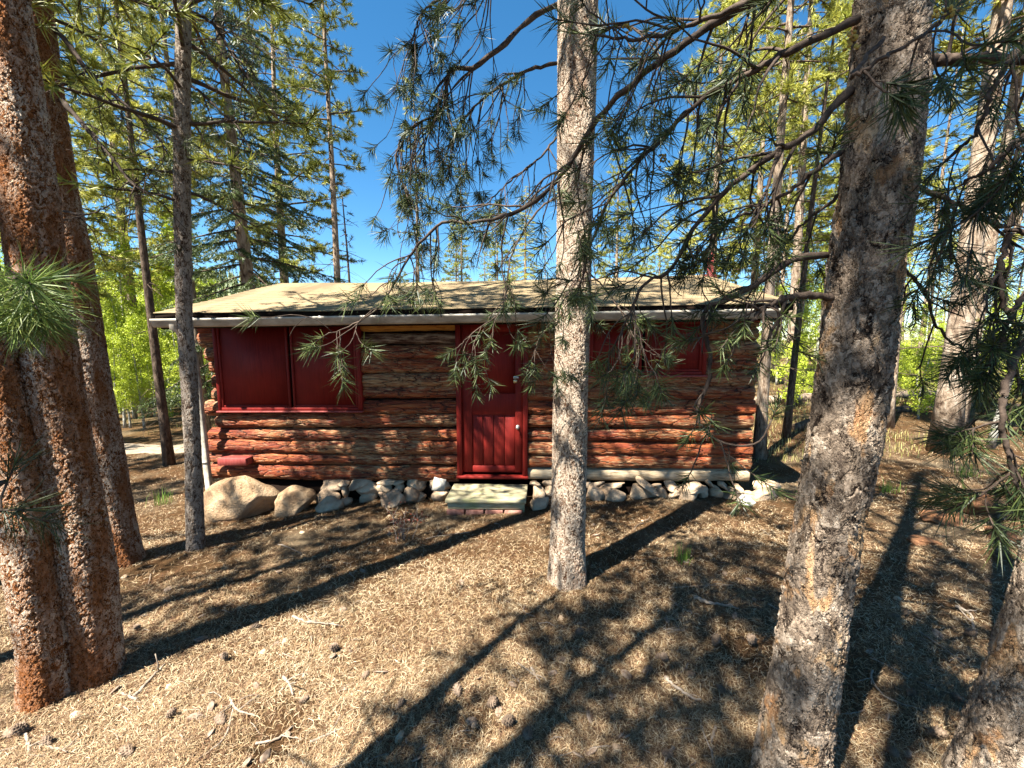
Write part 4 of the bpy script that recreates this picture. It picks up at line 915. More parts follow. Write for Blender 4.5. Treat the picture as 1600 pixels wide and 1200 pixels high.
# the tuft reaching in front of the left trunks, and bare limbs of the left trees
f0 = np.array(T0.location)
def P0(h): return np.array([f0[0] + 0.03, f0[1] + 0.03, f0[2] + h])
branch(T0, f0, [(-120, 425, 0.92), (-60, 436, 0.94), (-14, 438, 0.95), (24, 434, 0.95), (40, 430, 0.95)], 0.009, 0.004, 401, 7, start=P0(1.75), needle='needle_tuft_sunlit', s0=0.84, tl=(0.03, 0.09), nlen=0.095, ncnt=95, nwid=0.0018, down=0.1, bare=0.0, sub=1)
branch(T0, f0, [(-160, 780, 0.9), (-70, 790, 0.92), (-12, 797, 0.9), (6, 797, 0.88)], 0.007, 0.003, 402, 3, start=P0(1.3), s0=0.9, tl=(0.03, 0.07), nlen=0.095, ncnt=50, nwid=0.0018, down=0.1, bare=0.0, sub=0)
M['pollen'] = twig_mat('pollen_cone', (0.30, 0.20, 0.04), (0.62, 0.48, 0.14))
for px, py, t_ in ((1474, 22, 0.98), (1331, 64, 1.1), (1190, 172, 1.36), (980, 42, 1.36), (1035, 245, 1.5)):
    q = P(px, py, t_); mb = MB(); rg = np.random.default_rng(int(px))
    for k in range(12):
        c0 = rg.normal(size=3) * 0.009; d = unit(rg.normal(size=3)) * 0.007
        mb.tube(q - f6 + c0 + np.outer([-1, -0.6, 0, 0.6, 1], d), [0.001, 0.0035, 0.0045, 0.0035, 0.001], 7)
    mb.build('pollen_cones', M['pollen'], T6, True, fixn=False)
E3 = [dict(p=[(70, 35, 3.2), (100, 60, 3.2), (140, 115, 3.2), (180, 150, 3.2), (240, 205, 3.2), (262, 240, 3.2)], r=(0.022, 0.006), tw=14, bare=0.7),
      dict(p=[(95, 155, 3.2), (130, 195, 3.2), (170, 240, 3.2), (205, 285, 3.2), (235, 305, 3.2)], r=(0.022, 0.005), tw=12, bare=0.8),
      dict(p=[(100, 330, 3.2), (135, 335, 3.1), (175, 320, 3.0)], r=(0.010, 0.004), tw=3, bare=1.0)]
for k, e in enumerate(E3):
    branch(T3, f3, e['p'], e['r'][0], e['r'][1], 410 + k, e['tw'], s0=0.2, tl=(0.2, 0.55), nlen=0.09, down=0.2, bare=e['bare'], nwid=0.003, ncnt=40)
E4 = [dict(p=[(290, 30, 3.55), (335, 36, 3.5), (380, 60, 3.5), (430, 90, 3.5)], r=(0.009, 0.003), tw=6, bare=0.8, m='deadgrey'),
      dict(p=[(292, 62, 3.55), (350, 62, 3.5), (352, 80, 3.5), (385, 100, 3.5)], r=(0.008, 0.003), tw=5, bare=0.9, m='deadgrey'),
      dict(p=[(290, 128, 3.55), (320, 150, 3.5), (345, 175, 3.5), (372, 200, 3.5), (400, 250, 3.5)], r=(0.014, 0.005), tw=8, bare=0.6, m='twig'),
      dict(p=[(290, 15, 3.55), (330, 35, 3.5), (360, 80, 3.5), (400, 140, 3.5), (440, 190, 3.5)], r=(0.016, 0.005), tw=14, bare=0.4, m='twig'),
      dict(p=[(290, 215, 3.55), (320, 240, 3.5), (345, 275, 3.5)], r=(0.009, 0.003), tw=5, bare=0.8, m='twig')]
for k, e in enumerate(E4):
    branch(T4, f4, e['p'], e['r'][0], e['r'][1], 420 + k, e['tw'], s0=0.2, tl=(0.2, 0.5), nlen=0.09, down=0.1, bare=e['bare'], nwid=0.003, ncnt=40, mt=e['m'])

# ------------------------------------------------------------------ the woods beyond: prototypes, then copies
def taper_trunk(name, H, r, seed, wob=0.12, segs=10, n=14, top=0.012):
    k = np.linspace(0, 1, n); rng = np.random.default_rng(seed)
    c = np.stack([wob * np.sin(k * 3 + seed) * k, wob * np.cos(k * 2.2 + seed * 2) * k, k * H], 1); V, Q, T = tube(c, r * (1 - k) + top + 0.25 * r * np.exp(-k * H / 0.25), segs); return npmesh(name, V, T, Q, True)
def proto(kind, seed):
    rng = np.random.default_rng(seed)
    if kind == 'pine':
        H = 13.0; mb, V, T = pine_crown(rng, H, 3.4, 1.9, 92, tw=13, ncnt=36, nlen=0.14, nwid=0.018); tr = taper_trunk('trunk', H, 0.13, seed)
    elif kind == 'tallpine':
        H = 15.0; mb, V, T = pine_crown(rng, H, 6.8, 1.6, 66, tw=13, ncnt=36, nlen=0.14, nwid=0.018); tr = taper_trunk('trunk', H, 0.13, seed)
    elif kind == 'sparse':
        H = 14.0; mb, V, T = pine_crown(rng, H, 4.5, 1.2, 46, tw=7, ncnt=26, nlen=0.14, nwid=0.018); tr = taper_trunk('trunk', H, 0.10, seed)
    elif kind == 'spruce':
        H = 12.0; mb, V, T = spruce_crown(rng, H, 1.2, 2.2, 150); tr = taper_trunk('trunk', H, 0.16, seed)
    elif kind == 'aspen':
        H = 8.0; mb, V, T = aspen_crown(rng, H, 1.6, 1.5, 34, 5200, 0.085); tr = taper_trunk('trunk', H, 0.07, seed, 0.25)
    elif kind == 'sapling':
        H = 3.0; mb, V, T = aspen_crown(rng, H, 0.3, 1.0, 22, 3000, 0.07); tr = taper_trunk('trunk', H, 0.025, seed, 0.2, 6)
    elif kind == 'snag':
        H = 5.6; mb = MB(); A = []; B = []
        for q in range(26):
            z = 2 + 3.5 * rng.random(); az = rng.random() * 6.28; br = curve_from(rng, (0, 0, z), (math.cos(az), math.sin(az), 0.1), 0.9 * (1.1 - z / 6), 6, 0.05, 0.12, 0.2); mb.tube(br, np.linspace(0.012, 0.005, 6), 4, False)
            if rng.random() < 0.65: A.append(br[-3]); B.append(br[-1])
        V, T = needles1(rng, A, B, 26, 0.12, 0.014); tr = taper_trunk('trunk', H, 0.045, seed)
    # dead lower limbs on the pines
    if kind in ('pine', 'tallpine', 'sparse'):
        for q in range(16):
            z = 1.3 + (5.5 if kind != 'pine' else 2.5) * rng.random(); az = rng.random() * 6.28
            br = curve_from(rng, (0, 0, z), (math.cos(az), math.sin(az), 0.0), 0.4 + 0.9 * rng.random(), 6, 0.06, 0.14, 0.1); mb.tube(br, np.linspace(0.011, 0.004, 6), 4, False)
            for e in range(3):
                k = rng.integers(2, 5); b2 = curve_from(rng, br[k], br[k + 1] - br[k] + rng.normal(size=3) * 0.1, 0.3, 4, 0.05, 0.2); mb.tube(b2, np.linspace(0.006, 0.003, 4), 3, False)
    return dict(H=H, trunk=tr, crown=two_mat('crown', mb, V, T))
PR = {}
def get(kind, var):
    if (kind, var) not in PR: PR[(kind, var)] = proto(kind, 500 + 37 * var + len(kind))
    return PR[(kind, var)]
MC = {}
def with_mat(me, mt):
    k = (me.name, mt)
    if k not in MC:
        c = me.copy()
        for q in ((mt,) if isinstance(mt, str) else mt): c.materials.append(M[q])
        MC[k] = c
    return MC[k]
def put(kind, var, x, y, h, label, group=None, rot=0.0, lean=(0, 0), trunk='bark_far', crown='needle_mid', wide=1.0, z=None, cat='tree', name=None):
    p = get(kind, var); s = h / p['H']
    t = empty(name or {'pine': 'pine_tree', 'tallpine': 'pine_tree', 'sparse': 'pine_tree', 'spruce': 'spruce_tree', 'aspen': 'aspen_tree', 'sapling': 'leafy_shrub', 'snag': 'dead_tree'}[kind], (x, y, (float(gz(x, y)) if z is None else z) - 0.06), label, cat, group)
    t.scale = (s * wide, s * wide, s); t.rotation_euler = (lean[0], lean[1], rot)
    link('trunk', with_mat(p['trunk'], trunk), None, t); link('crown', with_mat(p['crown'], ('bark_far_dark', crown)), None, t)
    return t
def at_px(px, Y): return PY(px, 560, Y)[0]
# trees one can tell apart
q, _ = G(265, 727); put('tallpine', 0, q[0], q[1], 10.5, 'thin dark pine trunk standing alone by the pale road, left of the slim grey trunk', rot=1.0, lean=(0, R(-1)), trunk='bark_far_dark', wide=0.8)
put('tallpine', 1, at_px(312, 9.4), 9.4, 12.5, 'brown pine trunk seen right behind the slim grey trunk', rot=2.0, lean=(0, R(-4)), wide=0.85, crown='needle_yel')
put('spruce', 0, at_px(405, 9.9), 9.9, 15.5, 'tall spruce with drooping dark boughs behind the left half of the roof', rot=0.5, lean=(0, R(-1.5)), crown='needle_dark', wide=0.85)
put('tallpine', 2, at_px(532, 12.0), 12.0, 15.5, 'straight bare-stemmed pine rising behind the roof left of the blue gap', rot=4.0, trunk='bark_far', wide=0.85)
put('snag', 0, at_px(545, 12.4), 12.4, 6.6, 'small half-dead pine with few tufts beside the straight bare-stemmed pine', rot=1.0, lean=(0, R(1.5)), trunk='bark_far_dark', crown='needle_dark')
put('sparse', 0, at_px(655, 15.0), 15.0, 11.5, 'thin pale pine with sparse needles right of the blue gap', rot=3.0, crown='needle_yel')
put('sparse', 1, at_px(722, 14.0), 14.0, 8.0, 'short thin pine between the pale sparse pine and the pointed spruce', rot=3.0, crown='needle_mid')
put('spruce', 1, at_px(822, 19.0), 19.0, 9.0, 'pointed olive-green spruce behind the roof by the pale flaky trunk', rot=1.5, crown='needle_yel')
put('tallpine', 0, at_px(1238, 10.5), 10.5, 14.0, 'brown-stemmed pine behind the right end of the roof', rot=3.5, lean=(0, R(2)), crown='needle_yel')
q, _ = G(1186, 715); put('tallpine', 1, q[0], q[1], 11.5, 'pale grey pine trunk touching the right corner of the cabin', rot=4.4, lean=(0, R(0.5)), trunk='bark_far', wide=0.85, crown='needle_yel')
q, _ = G(1228, 684); put('sparse', 0, q[0], q[1], 9.0, 'thin dark pine leaning right, behind the right corner of the cabin', rot=0.3, lean=(0, R(3)), trunk='bark_far_dark', wide=0.9)
q, _ = G(1474, 706); put('tallpine', 2, q[0], q[1], 13.5, 'tall pale pine trunk standing in the open right of the big grey trunk', rot=5.2, lean=(0, R(1.0)), trunk='bark_far', wide=1.35, crown='needle_yel')
q, _ = G(1492, 692); put('tallpine', 1, q[0], q[1], 12.5, 'second pale pine close behind the tall pale trunk on the right', rot=2.2, lean=(0, R(-1.5)), trunk='bark_far', wide=0.9, crown='needle_mid')
q, _ = G(1388, 668); put('sparse', 1, q[0], q[1], 10.0, 'thin tan trunk showing just right of the big grey trunk', rot=1.2, lean=(0, R(1)), trunk='bark_far')
q, _ = G(1546, 700); put('snag', 0, q[0], q[1], 5.0, 'thin white dead stem leaning left among the trees on the right', rot=1.2, lean=(0, R(-9)), trunk='bark_aspen')
# left: more crowns behind the slim trunk
for px, Y, h, var, kd, cr, lb in ((120, 10.5, 13, 1, 'pine', 'needle_yel', 'bushy yellow-green pine filling the sky right of the dark brown trunk'), (215, 13.5, 15, 0, 'pine', 'needle_yel', 'tall bright pine behind the thin dark trunk by the road'),
                                  (455, 13.0, 14.5, 0, 'pine', 'needle_mid', 'green pine right of the drooping spruce, left of the bare-stemmed pine')):
    put(kd, var, at_px(px, Y), Y, h, lb, rot=px * 0.7, crown=cr, wide=1.1)
# right of the pale trunk: yellow-green crowns filling the sky
for px, Y, h, var, lb in ((960, 24, 13, 0, 'far pine standing over the roof just right of the pale flaky trunk'), (1105, 13.5, 14, 1, 'bright yellow-green pine above the vent pipe on the roof'), (1170, 17, 16, 0, 'tall yellow-green pine behind the right end of the roof ridge'), (1300, 12, 13, 1, 'bright pine mostly hidden by the big grey trunk')):
    put('pine', var, at_px(px, Y), Y, h, lb, rot=px * 0.3, crown='needle_yel', wide=1.05)
# stands of trees, copies one cannot tell apart
rng = np.random.default_rng(77); n_ = 0
def in_way(x, y): 
    p = (np.array([x, y, 0]) - CO); s = p @ CU; v = p @ CV
    return -1.5 < s < WL + 1.5 and -2 < v < 5.5
def visible(x, y):
    px = 800 + F * x / max(0.1, y); return px
for k in range(46):                              # aspens on the left, beyond the road
    Y = 11 + 24 * rng.random(); px = -150 + 520 * rng.random(); x = at_px(px, Y)
    put('aspen', k % 3, x, Y, 3.6 + 2.6 * rng.random() + 0.06 * Y, 'bright green aspen in the stand beyond the road on the left', 'aspens beyond the road', rot=6.28 * rng.random(), trunk='bark_aspen', crown='leaf')
for k in range(26):
    Y = 9.5 + 16 * rng.random(); px = -150 + 500 * rng.random(); x = at_px(px, Y)
    put('sapling', k % 2, x, Y, 1.0 + 1.3 * rng.random(), 'low bright green leafy shrub beyond the road on the left', 'leafy shrubs beyond the road', rot=6.28 * rng.random(), trunk='bark_aspen', crown='leaf', cat='shrub')
for k in range(5):
    Y = 14 + 30 * rng.random(); px = -250 + 600 * rng.random(); put('pine', k % 2, at_px(px, Y), Y, 8 + 5 * rng.random(), 'pine standing among the aspens on the left', 'pines among the left aspens', rot=6.28 * rng.random(), crown='needle_mid')
for k in range(44):                              # the open pine wood on the right
    Y = 10 + 34 * rng.random() ** 1.2; px = 1165 + 620 * rng.random(); x = at_px(px, Y)
    if in_way(x, Y): continue
    kd = ('tallpine', 'sparse', 'sparse', 'pine')[rng.integers(0, 4)]
    if px > 1390: kd = 'sparse'
    if px > 1500 and k % 2: continue
    put(kd, int(rng.integers(0, 2)), x, Y, 9 + 6 * rng.random(), 'pale-stemmed pine in the open wood on the right', 'pines of the open wood on the right', rot=6.28 * rng.random(), lean=(0, R(3 * rng.normal())), trunk=('bark_far', 'bark_far_dark')[int(rng.random() < 0.3)], crown=('needle_yel', 'needle_mid')[int(rng.random() < 0.4)])
for k in range(40):
    Y = 11 + 26 * rng.random(); px = 1165 + 600 * rng.random(); x = at_px(px, Y)
    put('aspen', k % 3, x, Y, (3.0 + 3.5 * rng.random()) * (0.7 if px > 1390 else 1.0), 'bright green young aspen in the wood on the right', 'young aspens of the right wood', rot=6.28 * rng.random(), trunk='bark_aspen', crown='leaf')
for k in range(24):
    Y = 9.5 + 16 * rng.random(); px = 1240 + 500 * rng.random(); x = at_px(px, Y)
    put('sapling', k % 2, x, Y, 0.5 + 1.0 * rng.random(), 'low green leafy shrub on the floor of the right wood', 'leafy shrubs of the right wood', rot=6.28 * rng.random(), trunk='bark_aspen', crown='leaf', cat='shrub')
for k in range(16):                              # behind the cabin
    Y = 20 + 26 * rng.random(); px = 640 + 520 * rng.random(); put(('sparse', 'pine')[k % 2], k % 2, at_px(px, Y), Y, 6.5 + 3.5 * rng.random() + 0.05 * Y, 'small far pine whose top shows over the cabin roof', 'far pines over the roof', rot=6.28 * rng.random(), crown=('needle_yel', 'needle_mid')[k % 3 > 0])
#DETAILS
# ------------------------------------------------------------------ litter one can count, plants, road, far rails
def strip(name, pts, wd, mt, label, cat, kind=None, lift=0.015):
    c = spline([(x, y, 0) for x, y in pts], 80); t = np.gradient(c, axis=0); nrm = unit(np.stack([-t[:, 1], t[:, 0], 0 * t[:, 0]], 1))
    k = np.linspace(-1, 1, 9); V = c[:, None, :] + nrm[:, None, :] * (k[None, :, None] * wd * (1 + 0.15 * np.sin(np.arange(80) * 0.7))[:, None, None])
    V[:, :, 2] = gz(V[:, :, 0], V[:, :, 1]) + lift * (1 - k[None, :] ** 4) - 0.02 * (np.abs(k[None, :]) > 0.99)
    i = np.arange(79)[:, None] * 9; j = np.arange(8)[None, :]
    o = link(name, npmesh(name, V.reshape(-1, 3), None, np.stack([i + j, i + 9 + j, i + 10 + j, i + 1 + j], -1).reshape(-1, 4), True), mt); return tag(o, label, cat, kind=kind)
m = Mat('road_dirt', 0.95, 0.05); n1 = m.noise(m.obj(), 5, 6, 0.7); m.color(m.ramp(n1, [(0.35, (0.26, 0.20, 0.14)), (0.65, (0.42, 0.35, 0.26))])); m.bump(n1, 0.03)
strip('road', [(-42, 13), (-20, 9.4), (-10, 8.4), (-6.5, 8.45), (-3, 10.5), (4, 18)], 0.45, m.m, 'pale dirt track crossing behind the left trunks', 'road', 'structure')
rng = np.random.default_rng(90)
# grass
def blades(rng, xy, h, w_):
    N = len(xy); a = rng.random(N) * 6.28; L = (h * (0.5 + 0.7 * rng.random(N)))[:, None]; ln = rng.random(N)[:, None] * 0.5
    p = np.stack([xy[:, 0], xy[:, 1], gz(xy[:, 0], xy[:, 1]) - 0.01], 1); o = np.stack([np.cos(a), np.sin(a), 0 * a], 1); sd_ = np.stack([-np.sin(a), np.cos(a), 0 * a], 1) * w_
    mid = p + np.array([0, 0, 1.0]) * L * 0.55 + o * L * ln * 0.3; tip = p + np.array([0, 0, 1.0]) * L * 0.92 + o * L * ln
    V = np.stack([p - sd_, p + sd_, mid + sd_ * 0.8, mid - sd_ * 0.8, tip], 1).reshape(-1, 3); q = (np.arange(N) * 5)[:, None]
    return V, np.concatenate([q + [0, 1, 2], q + [0, 2, 3], q + [3, 2, 4]])
m = foliage_mat('dry_grass', (0.16, 0.17, 0.04), (0.34, 0.30, 0.10), (0.5, 0.44, 0.2), 0.3, 1.2); M['drygrass'] = m
P_ = []
for _ in range(26000):
    y = 6.0 + 12 * rng.random(); x = 3.6 + rng.random() * (1.3 * y) if rng.random() < 0.6 else -2.5 - rng.random() * 1.4 * y
    if x < 0 and y < 9.2: continue
    if vnoise(x, y, 1.3, 12) > 0.02: P_.append((x, y))
V, T = blades(rng, np.array(P_), 0.13, 0.006); o = link('grass', npmesh('grass', V, T), M['drygrass']); tag(o, 'thin dry and green grass on the sunny ground beyond the cabin', 'grass', kind='stuff')
for px, py, r, lb in ((1066, 876, 0.10, 'small green grass tuft right of the pale trunk\'s shadow'), (1385, 768, 0.13, 'bright grass tuft just right of the big grey trunk'), (255, 788, 0.16, 'grass tuft between the dark brown trunk and the slim grey trunk'), (1250, 772, 0.08, 'tiny grass tuft left of the big grey trunk'), (1510, 745, 0.14, 'grass tuft in the sun at the right edge of the clearing'), (1330, 735, 0.1, 'pale grass tuft in the sunny patch behind the big grey trunk')):
    q, _ = G(px, py); xy = q[:2] + rng.normal(size=(46, 2)) * r * 0.35; V, T = blades(rng, xy, r * 1.5, 0.003)
    o = link('grass_tuft', npmesh('grass_tuft', V - q, T), M['grass']); o.location = q; tag(o, lb, 'grass tuft', 'small grass tufts')
# fallen sticks
def stick(pts, r, label, group=None, mt='deadwood', name='fallen_stick', forks=0, lift=0.0):
    w_ = np.array([G(*p)[0] for p in pts]); c = spline(w_, 16); c[:, 2] = gz(c[:, 0], c[:, 1]) + r * 0.8 + 0.004 + lift * np.sin(np.linspace(0, 3.14, 16)); c += rng.normal(size=c.shape) * r * 0.22
    o0 = c[0].copy(); mb = MB(); r = r * 0.8; mb.tube(c - o0, r * np.linspace(1, 0.55, 16) * (1 + 0.12 * rng.normal(size=16)), 7)
    for k in range(forks):
        i = rng.integers(4, 13); d = unit(c[i + 1] - c[i] + 0.9 * np.array([rng.normal(), rng.normal(), 0.3]) * np.linalg.norm(c[i + 1] - c[i])); b = curve_from(rng, c[i] - o0, d, 0.05 + 0.08 * rng.random(), 5, 0.05, 0.15); mb.tube(b, np.linspace(r * 0.5, r * 0.3, 5), 5)
    o = link(name, mb.mesh(name, True), M[mt]); o.location = o0; return tag(o, label, 'stick', group)
for pts, r, lb in (
    ([(458, 965), (485, 975), (535, 981)], 0.010, 'pale curved stick in the sun above the middle of the foreground'),
    ([(443, 1060), (452, 1072), (458, 1088)], 0.010, 'short blunt pale stick left of the foreground shadow'),
    ([(400, 1165), (430, 1158), (458, 1138)], 0.008, 'pale stick at the lower edge below the short blunt one'),
    ([(485, 1163), (510, 1152), (536, 1138)], 0.008, 'straight pale stick beside the start of the foreground shadow'),
    ([(1085, 937), (1110, 946), (1145, 950)], 0.016, 'white weathered chunk of branch lit in the shade right of the pale trunk'),
    ([(1040, 1062), (1062, 1082), (1096, 1098)], 0.012, 'thick whitish stick in the right part of the foreground'),
    ([(1036, 984), (1052, 986), (1072, 988)], 0.008, 'short pale stick in the patchy shade right of the pale trunk'),
    ([(1046, 935), (1062, 950), (1082, 960)], 0.005, 'thin bent twig above the whitish chunk of branch'),
    ([(830, 1046), (836, 1056), (843, 1068)], 0.009, 'stubby grey stick lying in the trunk shadow of the foreground'),
    ([(1118, 1138), (1111, 1165), (1115, 1196)], 0.008, 'greyish bent stick near the foot of the big grey trunk'),
    ([(1053, 1172), (1042, 1185), (1038, 1200)], 0.009, 'pale forked stick at the bottom edge left of the big grey trunk'),
    ([(1362, 1050), (1362, 1065), (1390, 1095), (1450, 1115)], 0.007, 'long thin whitish twig bent like a hook right of the big grey trunk'),
    ([(1492, 950), (1515, 962), (1520, 985)], 0.012, 'white bent stick between the big trunk and the leaning corner trunk'),
    ([(1435, 988), (1475, 1015), (1510, 1045)], 0.007, 'straight stick across the bright patch right of the big grey trunk'),
    ([(1360, 1030), (1420, 1060), (1500, 1095)], 0.005, 'long thin twig slanting under the bright patch on the right'),
    ([(212, 1090), (232, 1068), (258, 1040)], 0.011, 'pale stick by the foot of the reddish twin trunks'),
    ([(215, 1096), (200, 1090), (188, 1084)], 0.010, 'brown stub of a branch near the reddish twin trunks'),
    ([(360, 1095), (370, 1112), (400, 1120)], 0.009, 'whitish crooked stick left of the middle in the sunny foreground'),
    ([(365, 1110), (350, 1155), (305, 1192)], 0.006, 'long dark bent twig in the lower left foreground'),
    ([(62, 1165), (100, 1172), (122, 1155)], 0.007, 'pale curved twig in the lower left corner'),
    ([(40, 1148), (44, 1162), (46, 1178)], 0.009, 'short whitish stick at the far lower left'),
    ([(665, 843), (690, 838), (735, 833)], 0.006, 'thin pale stick below the door step'),
    ([(435, 852), (455, 858), (473, 868)], 0.007, 'thin pale bent stick in the streaky shade by the left trunks'),
    ([(1045, 920), (1080, 918), (1145, 916)], 0.006, 'long thin stick in the shade behind the whitish chunk'),
    ([(1200, 945), (1230, 960), (1262, 968)], 0.006, 'thin twig against the left side of the big grey trunk')):
    stick(pts, r, lb, forks=int(rng.integers(0, 3)))
for k in range(110):
    px = 1600 * rng.random(); py = 800 + 400 * rng.random() ** 0.8; a = rng.random() * 3.14; L = (16 + 44 * rng.random()) * (0.4 + 0.6 * (py - 700) / 500); cv = rng.normal() * 0.35
    q = [(px, py), (px + L * 0.5 * math.cos(a) - L * cv * math.sin(a) * 0.5, py + 0.5 * (L * 0.5 * math.sin(a) + L * cv * math.cos(a) * 0.5)), (px + L * math.cos(a), py + 0.5 * L * math.sin(a))]
    stick(q, 0.0018 + 0.003 * rng.random(), 'thin dry curled twig lying on the fallen needles', 'thin twigs on the forest floor', ('deadwood', 'deadgrey')[k % 2], 'fallen_twig', lift=0.008)
# pine cones and pebbles
def cone_mesh():
    mb = MB()
    for k in range(46):
        t = k / 46; z = 0.004 + 0.040 * t; r = 0.017 * math.sin(3.0 * (0.12 + 0.86 * t)) ** 0.8; a = k * 2.4
        o = np.array([math.cos(a), math.sin(a), 0]); s_ = np.array([-math.sin(a), math.cos(a), 0]); p = np.array([0, 0, z])
        tip = p + o * r * 1.25 + np.array([0, 0, 0.006]); b1 = p + o * r * 0.7 + s_ * 0.006; b2 = p + o * r * 0.7 - s_ * 0.006
        mb.add([p + o * 0.002, b1, tip, b2, p + o * r * 0.6 - np.array([0, 0, 0.003])], [(0, 1, 2), (0, 2, 3), (1, 4, 2), (4, 3, 2)])
    mb.tube([(0, 0, 0), (0, 0, 0.01), (0, 0, 0.03), (0, 0, 0.044)], [0.004, 0.010, 0.009, 0.002], 8)
    return mb.mesh('pine_cone')
M['cone'] = twig_mat('cone_scale', (0.11, 0.07, 0.045), (0.40, 0.30, 0.22)); cm = cone_mesh(); cm.materials.append(M['cone'])
for k in range(50):
    px = 1600 * rng.random(); py = 860 + 340 * rng.random(); 
    q, t = G(px, py); o = link('pine_cone', cm); o.location = (q[0], q[1], q[2] + 0.014); o.rotation_euler = (1.2 + 0.6 * rng.normal(), 0.4 * rng.normal(), 6.28 * rng.random()); o.scale = (1.0 + 0.5 * rng.random(),) * 3
    tag(o, 'grey weathered pine cone lying on the needle litter', 'pine cone', 'pine cones on the forest floor')
rk = [rock_mesh(rng, 'pebble', 0.02, 0.016, 0.012, 2, 0.2) for _ in range(3)]
for r_ in rk: r_.materials.append(M['rock'])
for k in range(26):
    px = 1600 * rng.random(); py = 800 + 400 * rng.random(); q, t = G(px, py); o = link('pebble', rk[k % 3]); o.location = (q[0], q[1], q[2] + 0.006); o.rotation_euler = (0, 0, 6.28 * rng.random()); o.scale = (0.7 + 1.0 * rng.random(),) * 3
    tag(o, 'small grey pebble among the fallen needles', 'pebble', 'pebbles on the forest floor')
M['bark_bit'] = twig_mat('bark_flake', (0.14, 0.08, 0.05), (0.42, 0.33, 0.25))
fl = [rock_mesh(rng, 'bark_flake', 0.028, 0.018, 0.004, 2, 0.3) for _ in range(3)]
for r_ in fl: r_.materials.append(M['bark_bit'])
for k in range(70):
    px = 1600 * rng.random(); py = 830 + 370 * rng.random(); q, t = G(px, py); o = link('bark_flake', fl[k % 3]); o.location = (q[0], q[1], q[2] + 0.012); o.rotation_euler = (0.4 * rng.normal(), 0.4 * rng.normal(), 6.28 * rng.random()); o.scale = (0.6 + 0.9 * rng.random(),) * 3
    tag(o, 'loose curled flake of bark on the fallen needles', 'bark flake', 'bark flakes on the forest floor')
# red twiggy shrub by the wall
q, _ = G(634, 845); mb = MB(); A = []; B = []
for k in range(9):
    b = curve_from(rng, (0.03 * rng.normal(), 0.03 * rng.normal(), 0), (rng.normal() * 0.5, rng.normal() * 0.4, 1.0), 0.2 + 0.2 * rng.random(), 8, -0.02, 0.16); mb.tube(b, np.linspace(0.005, 0.002, 8), 5)
    for e in range(4): i = rng.integers(3, 7); b2 = curve_from(rng, b[i], (rng.normal(), rng.normal(), 0.6), 0.1, 5, 0, 0.2); mb.tube(b2, np.linspace(0.0025, 0.0012, 5), 4); A.append(b2[1]); B.append(b2[-1])
M['redtwig'] = twig_mat('shrub_stem', (0.18, 0.12, 0.09), (0.46, 0.38, 0.3)); M['redleaf'] = foliage_mat('shrub_dry_leaf', (0.10, 0.02, 0.01), (0.2, 0.05, 0.02), (0.3, 0.09, 0.04), 0.3, 5)
t = empty('twiggy_shrub', tuple(q), 'small shrub of pale stems with dry red leaves in front of the log wall', 'shrub'); mb.build('stems', M['redtwig'], t, fixn=False)
pp = np.array(A + B); pp = pp[rng.integers(0, len(pp), 160)] + rng.normal(size=(160, 3)) * 0.03; V, T = leaf_cloud(rng, pp, 0.022); link('leaves', npmesh('leaves', V, T), M['redleaf'], t)
# fallen logs and rotten wood on the right, rail fence on the far left
def log(pts, r, label, mt='bark_far', name='fallen_log', cat='log'):
    c = spline(pts, 24); c = c + rng.normal(size=c.shape) * r * 0.06; c[:, 2] = gz(c[:, 0], c[:, 1]) + r * 0.7; o0 = c[0].copy(); mb = MB(); mb.tube(c - o0, r * np.linspace(1, 0.7, 24) * (1 + 0.06 * rng.normal(size=24)), 12); o = link(name, mb.mesh(name, True), M[mt]); o.location = o0; return tag(o, label, cat)
log([(5.8, 10.6, 0), (9, 11.0, 0), (13.5, 11.2, 0)], 0.13, 'long grey fallen log lying across the wood on the right')
log([(8.5, 9.3, 0), (11, 9.6, 0), (13.0, 9.2, 0)], 0.09, 'dark fallen log lying nearer, right of the tall pale trunk', 'bark_far_dark')
log([(5.6, 7.8, 0), (6.5, 8.3, 0), (7.6, 8.2, 0)], 0.08, 'dark fallen branch beside the foot of the tall pale trunk', 'bark_far_dark', 'fallen_branch', 'branch')
M['rotten'] = twig_mat('rotten_wood', (0.09, 0.035, 0.018), (0.34, 0.17, 0.08))
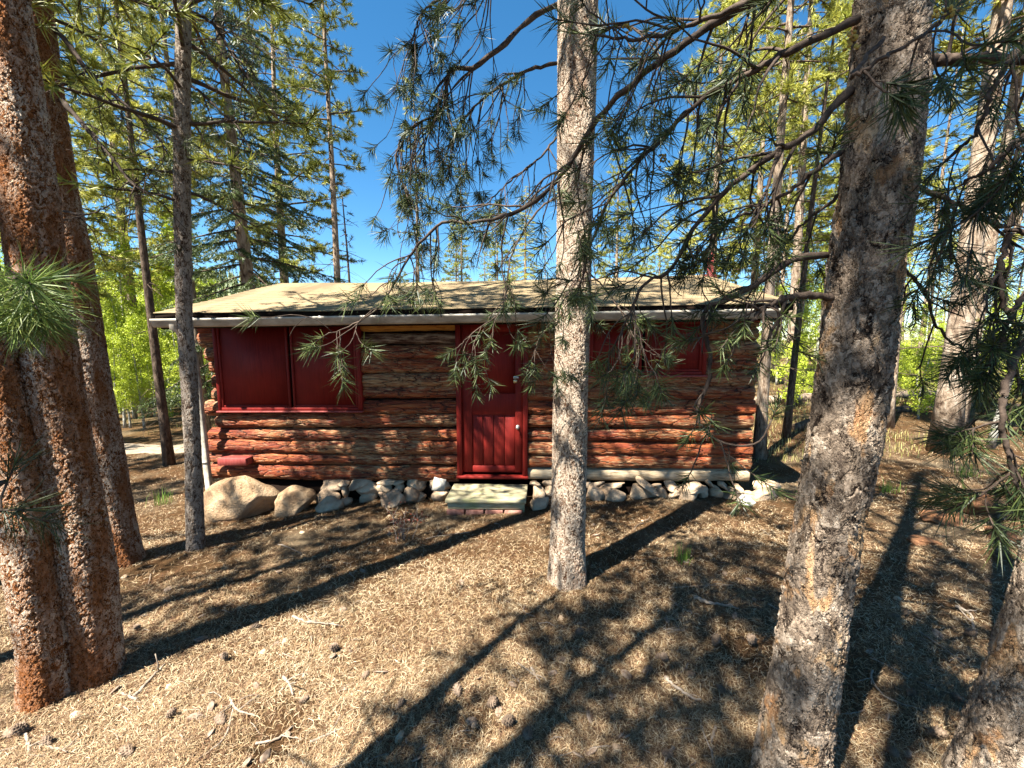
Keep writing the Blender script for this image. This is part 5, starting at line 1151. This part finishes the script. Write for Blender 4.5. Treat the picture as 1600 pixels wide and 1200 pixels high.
for k, (px, py, sx, sy, sz, lb) in enumerate(((1470, 815, 0.22, 0.12, 0.08, 'dark rotten lump of wood, left one of the heap by the right edge'), (1528, 802, 0.16, 0.13, 0.13, 'tallest rotten stump in the heap by the right edge'), (1565, 838, 0.14, 0.1, 0.07, 'red-brown rotten chunk nearest the leaning corner trunk'), (1440, 848, 0.12, 0.08, 0.05, 'small brown rotten chunk in front of the heap'))):
    q, _ = G(px, py); o = link('rotten_wood', rock_mesh(rng, 'rotten_wood', sx, sy, sz, 4, 0.7), M['rotten']); o.location = (q[0], q[1], q[2] + sz * 0.4); tag(o, lb, 'rotten wood')
fx = [(-11.5 + 1.9 * k, 13.2 + 0.25 * k) for k in range(4)]
t = empty('rail_fence', (fx[0][0], fx[0][1], float(gz(*fx[0]))), 'low grey rail fence beyond the pale track on the left', 'fence'); o0 = np.array(t.location)
for x, y in fx:
    mb = MB(); z = float(gz(x, y)); mb.tube(np.array([(x, y, z - 0.1), (x + 0.02, y, z + 0.5), (x, y, z + 1.0)]) - o0, [0.07, 0.065, 0.06], 8); mb.build('post', M['deadgrey'], t, fixn=False)
for h in (0.35, 0.8):
    for (x, y), (x2, y2) in zip(fx[:-1], fx[1:]):
        mb = MB(); mb.tube(np.array([(x - 0.1, y - 0.08, float(gz(x, y)) + h), (x2 + 0.1, y2 - 0.08, float(gz(x2, y2)) + h + 0.03)]) - o0, [0.05, 0.04], 7); mb.build('rail', M['deadgrey'], t, fixn=False)

for x, y, h, lb in ((-10.5, 4.0, 11, 'pine left of the clearing, nearest of three, shading the ground by the track'), (-11.5, 6.2, 12, 'pine left of the clearing, middle one of three beside the track'), (-9.2, 2.6, 10, 'pine left of the clearing, farthest back of three near the photographer')):
    put('tallpine', 0, x, y, h, lb, rot=x)

for k in range(34):
    Y = 8.5 + 12 * rng.random(); px = 1225 + 460 * rng.random(); x = at_px(px, Y)
    put('sapling', k % 2, x, Y, 0.7 + 1.3 * rng.random(), 'bright leafy bush in the sun on the slope at the right', 'bright bushes on the right slope', rot=6.28 * rng.random(), trunk='bark_aspen', crown='leaf', cat='bush', name='leafy_bush')

for k in range(26):
    Y = 9.6 + 4.5 * rng.random(); px = 120 + 215 * rng.random(); x = at_px(px, Y)
    put('aspen', k % 3, x, Y, 2.4 + 1.2 * rng.random(), 'small lime-green aspen in the sun right beyond the pale track', 'small aspens by the track', rot=6.28 * rng.random(), trunk='bark_aspen', crown='leaf')
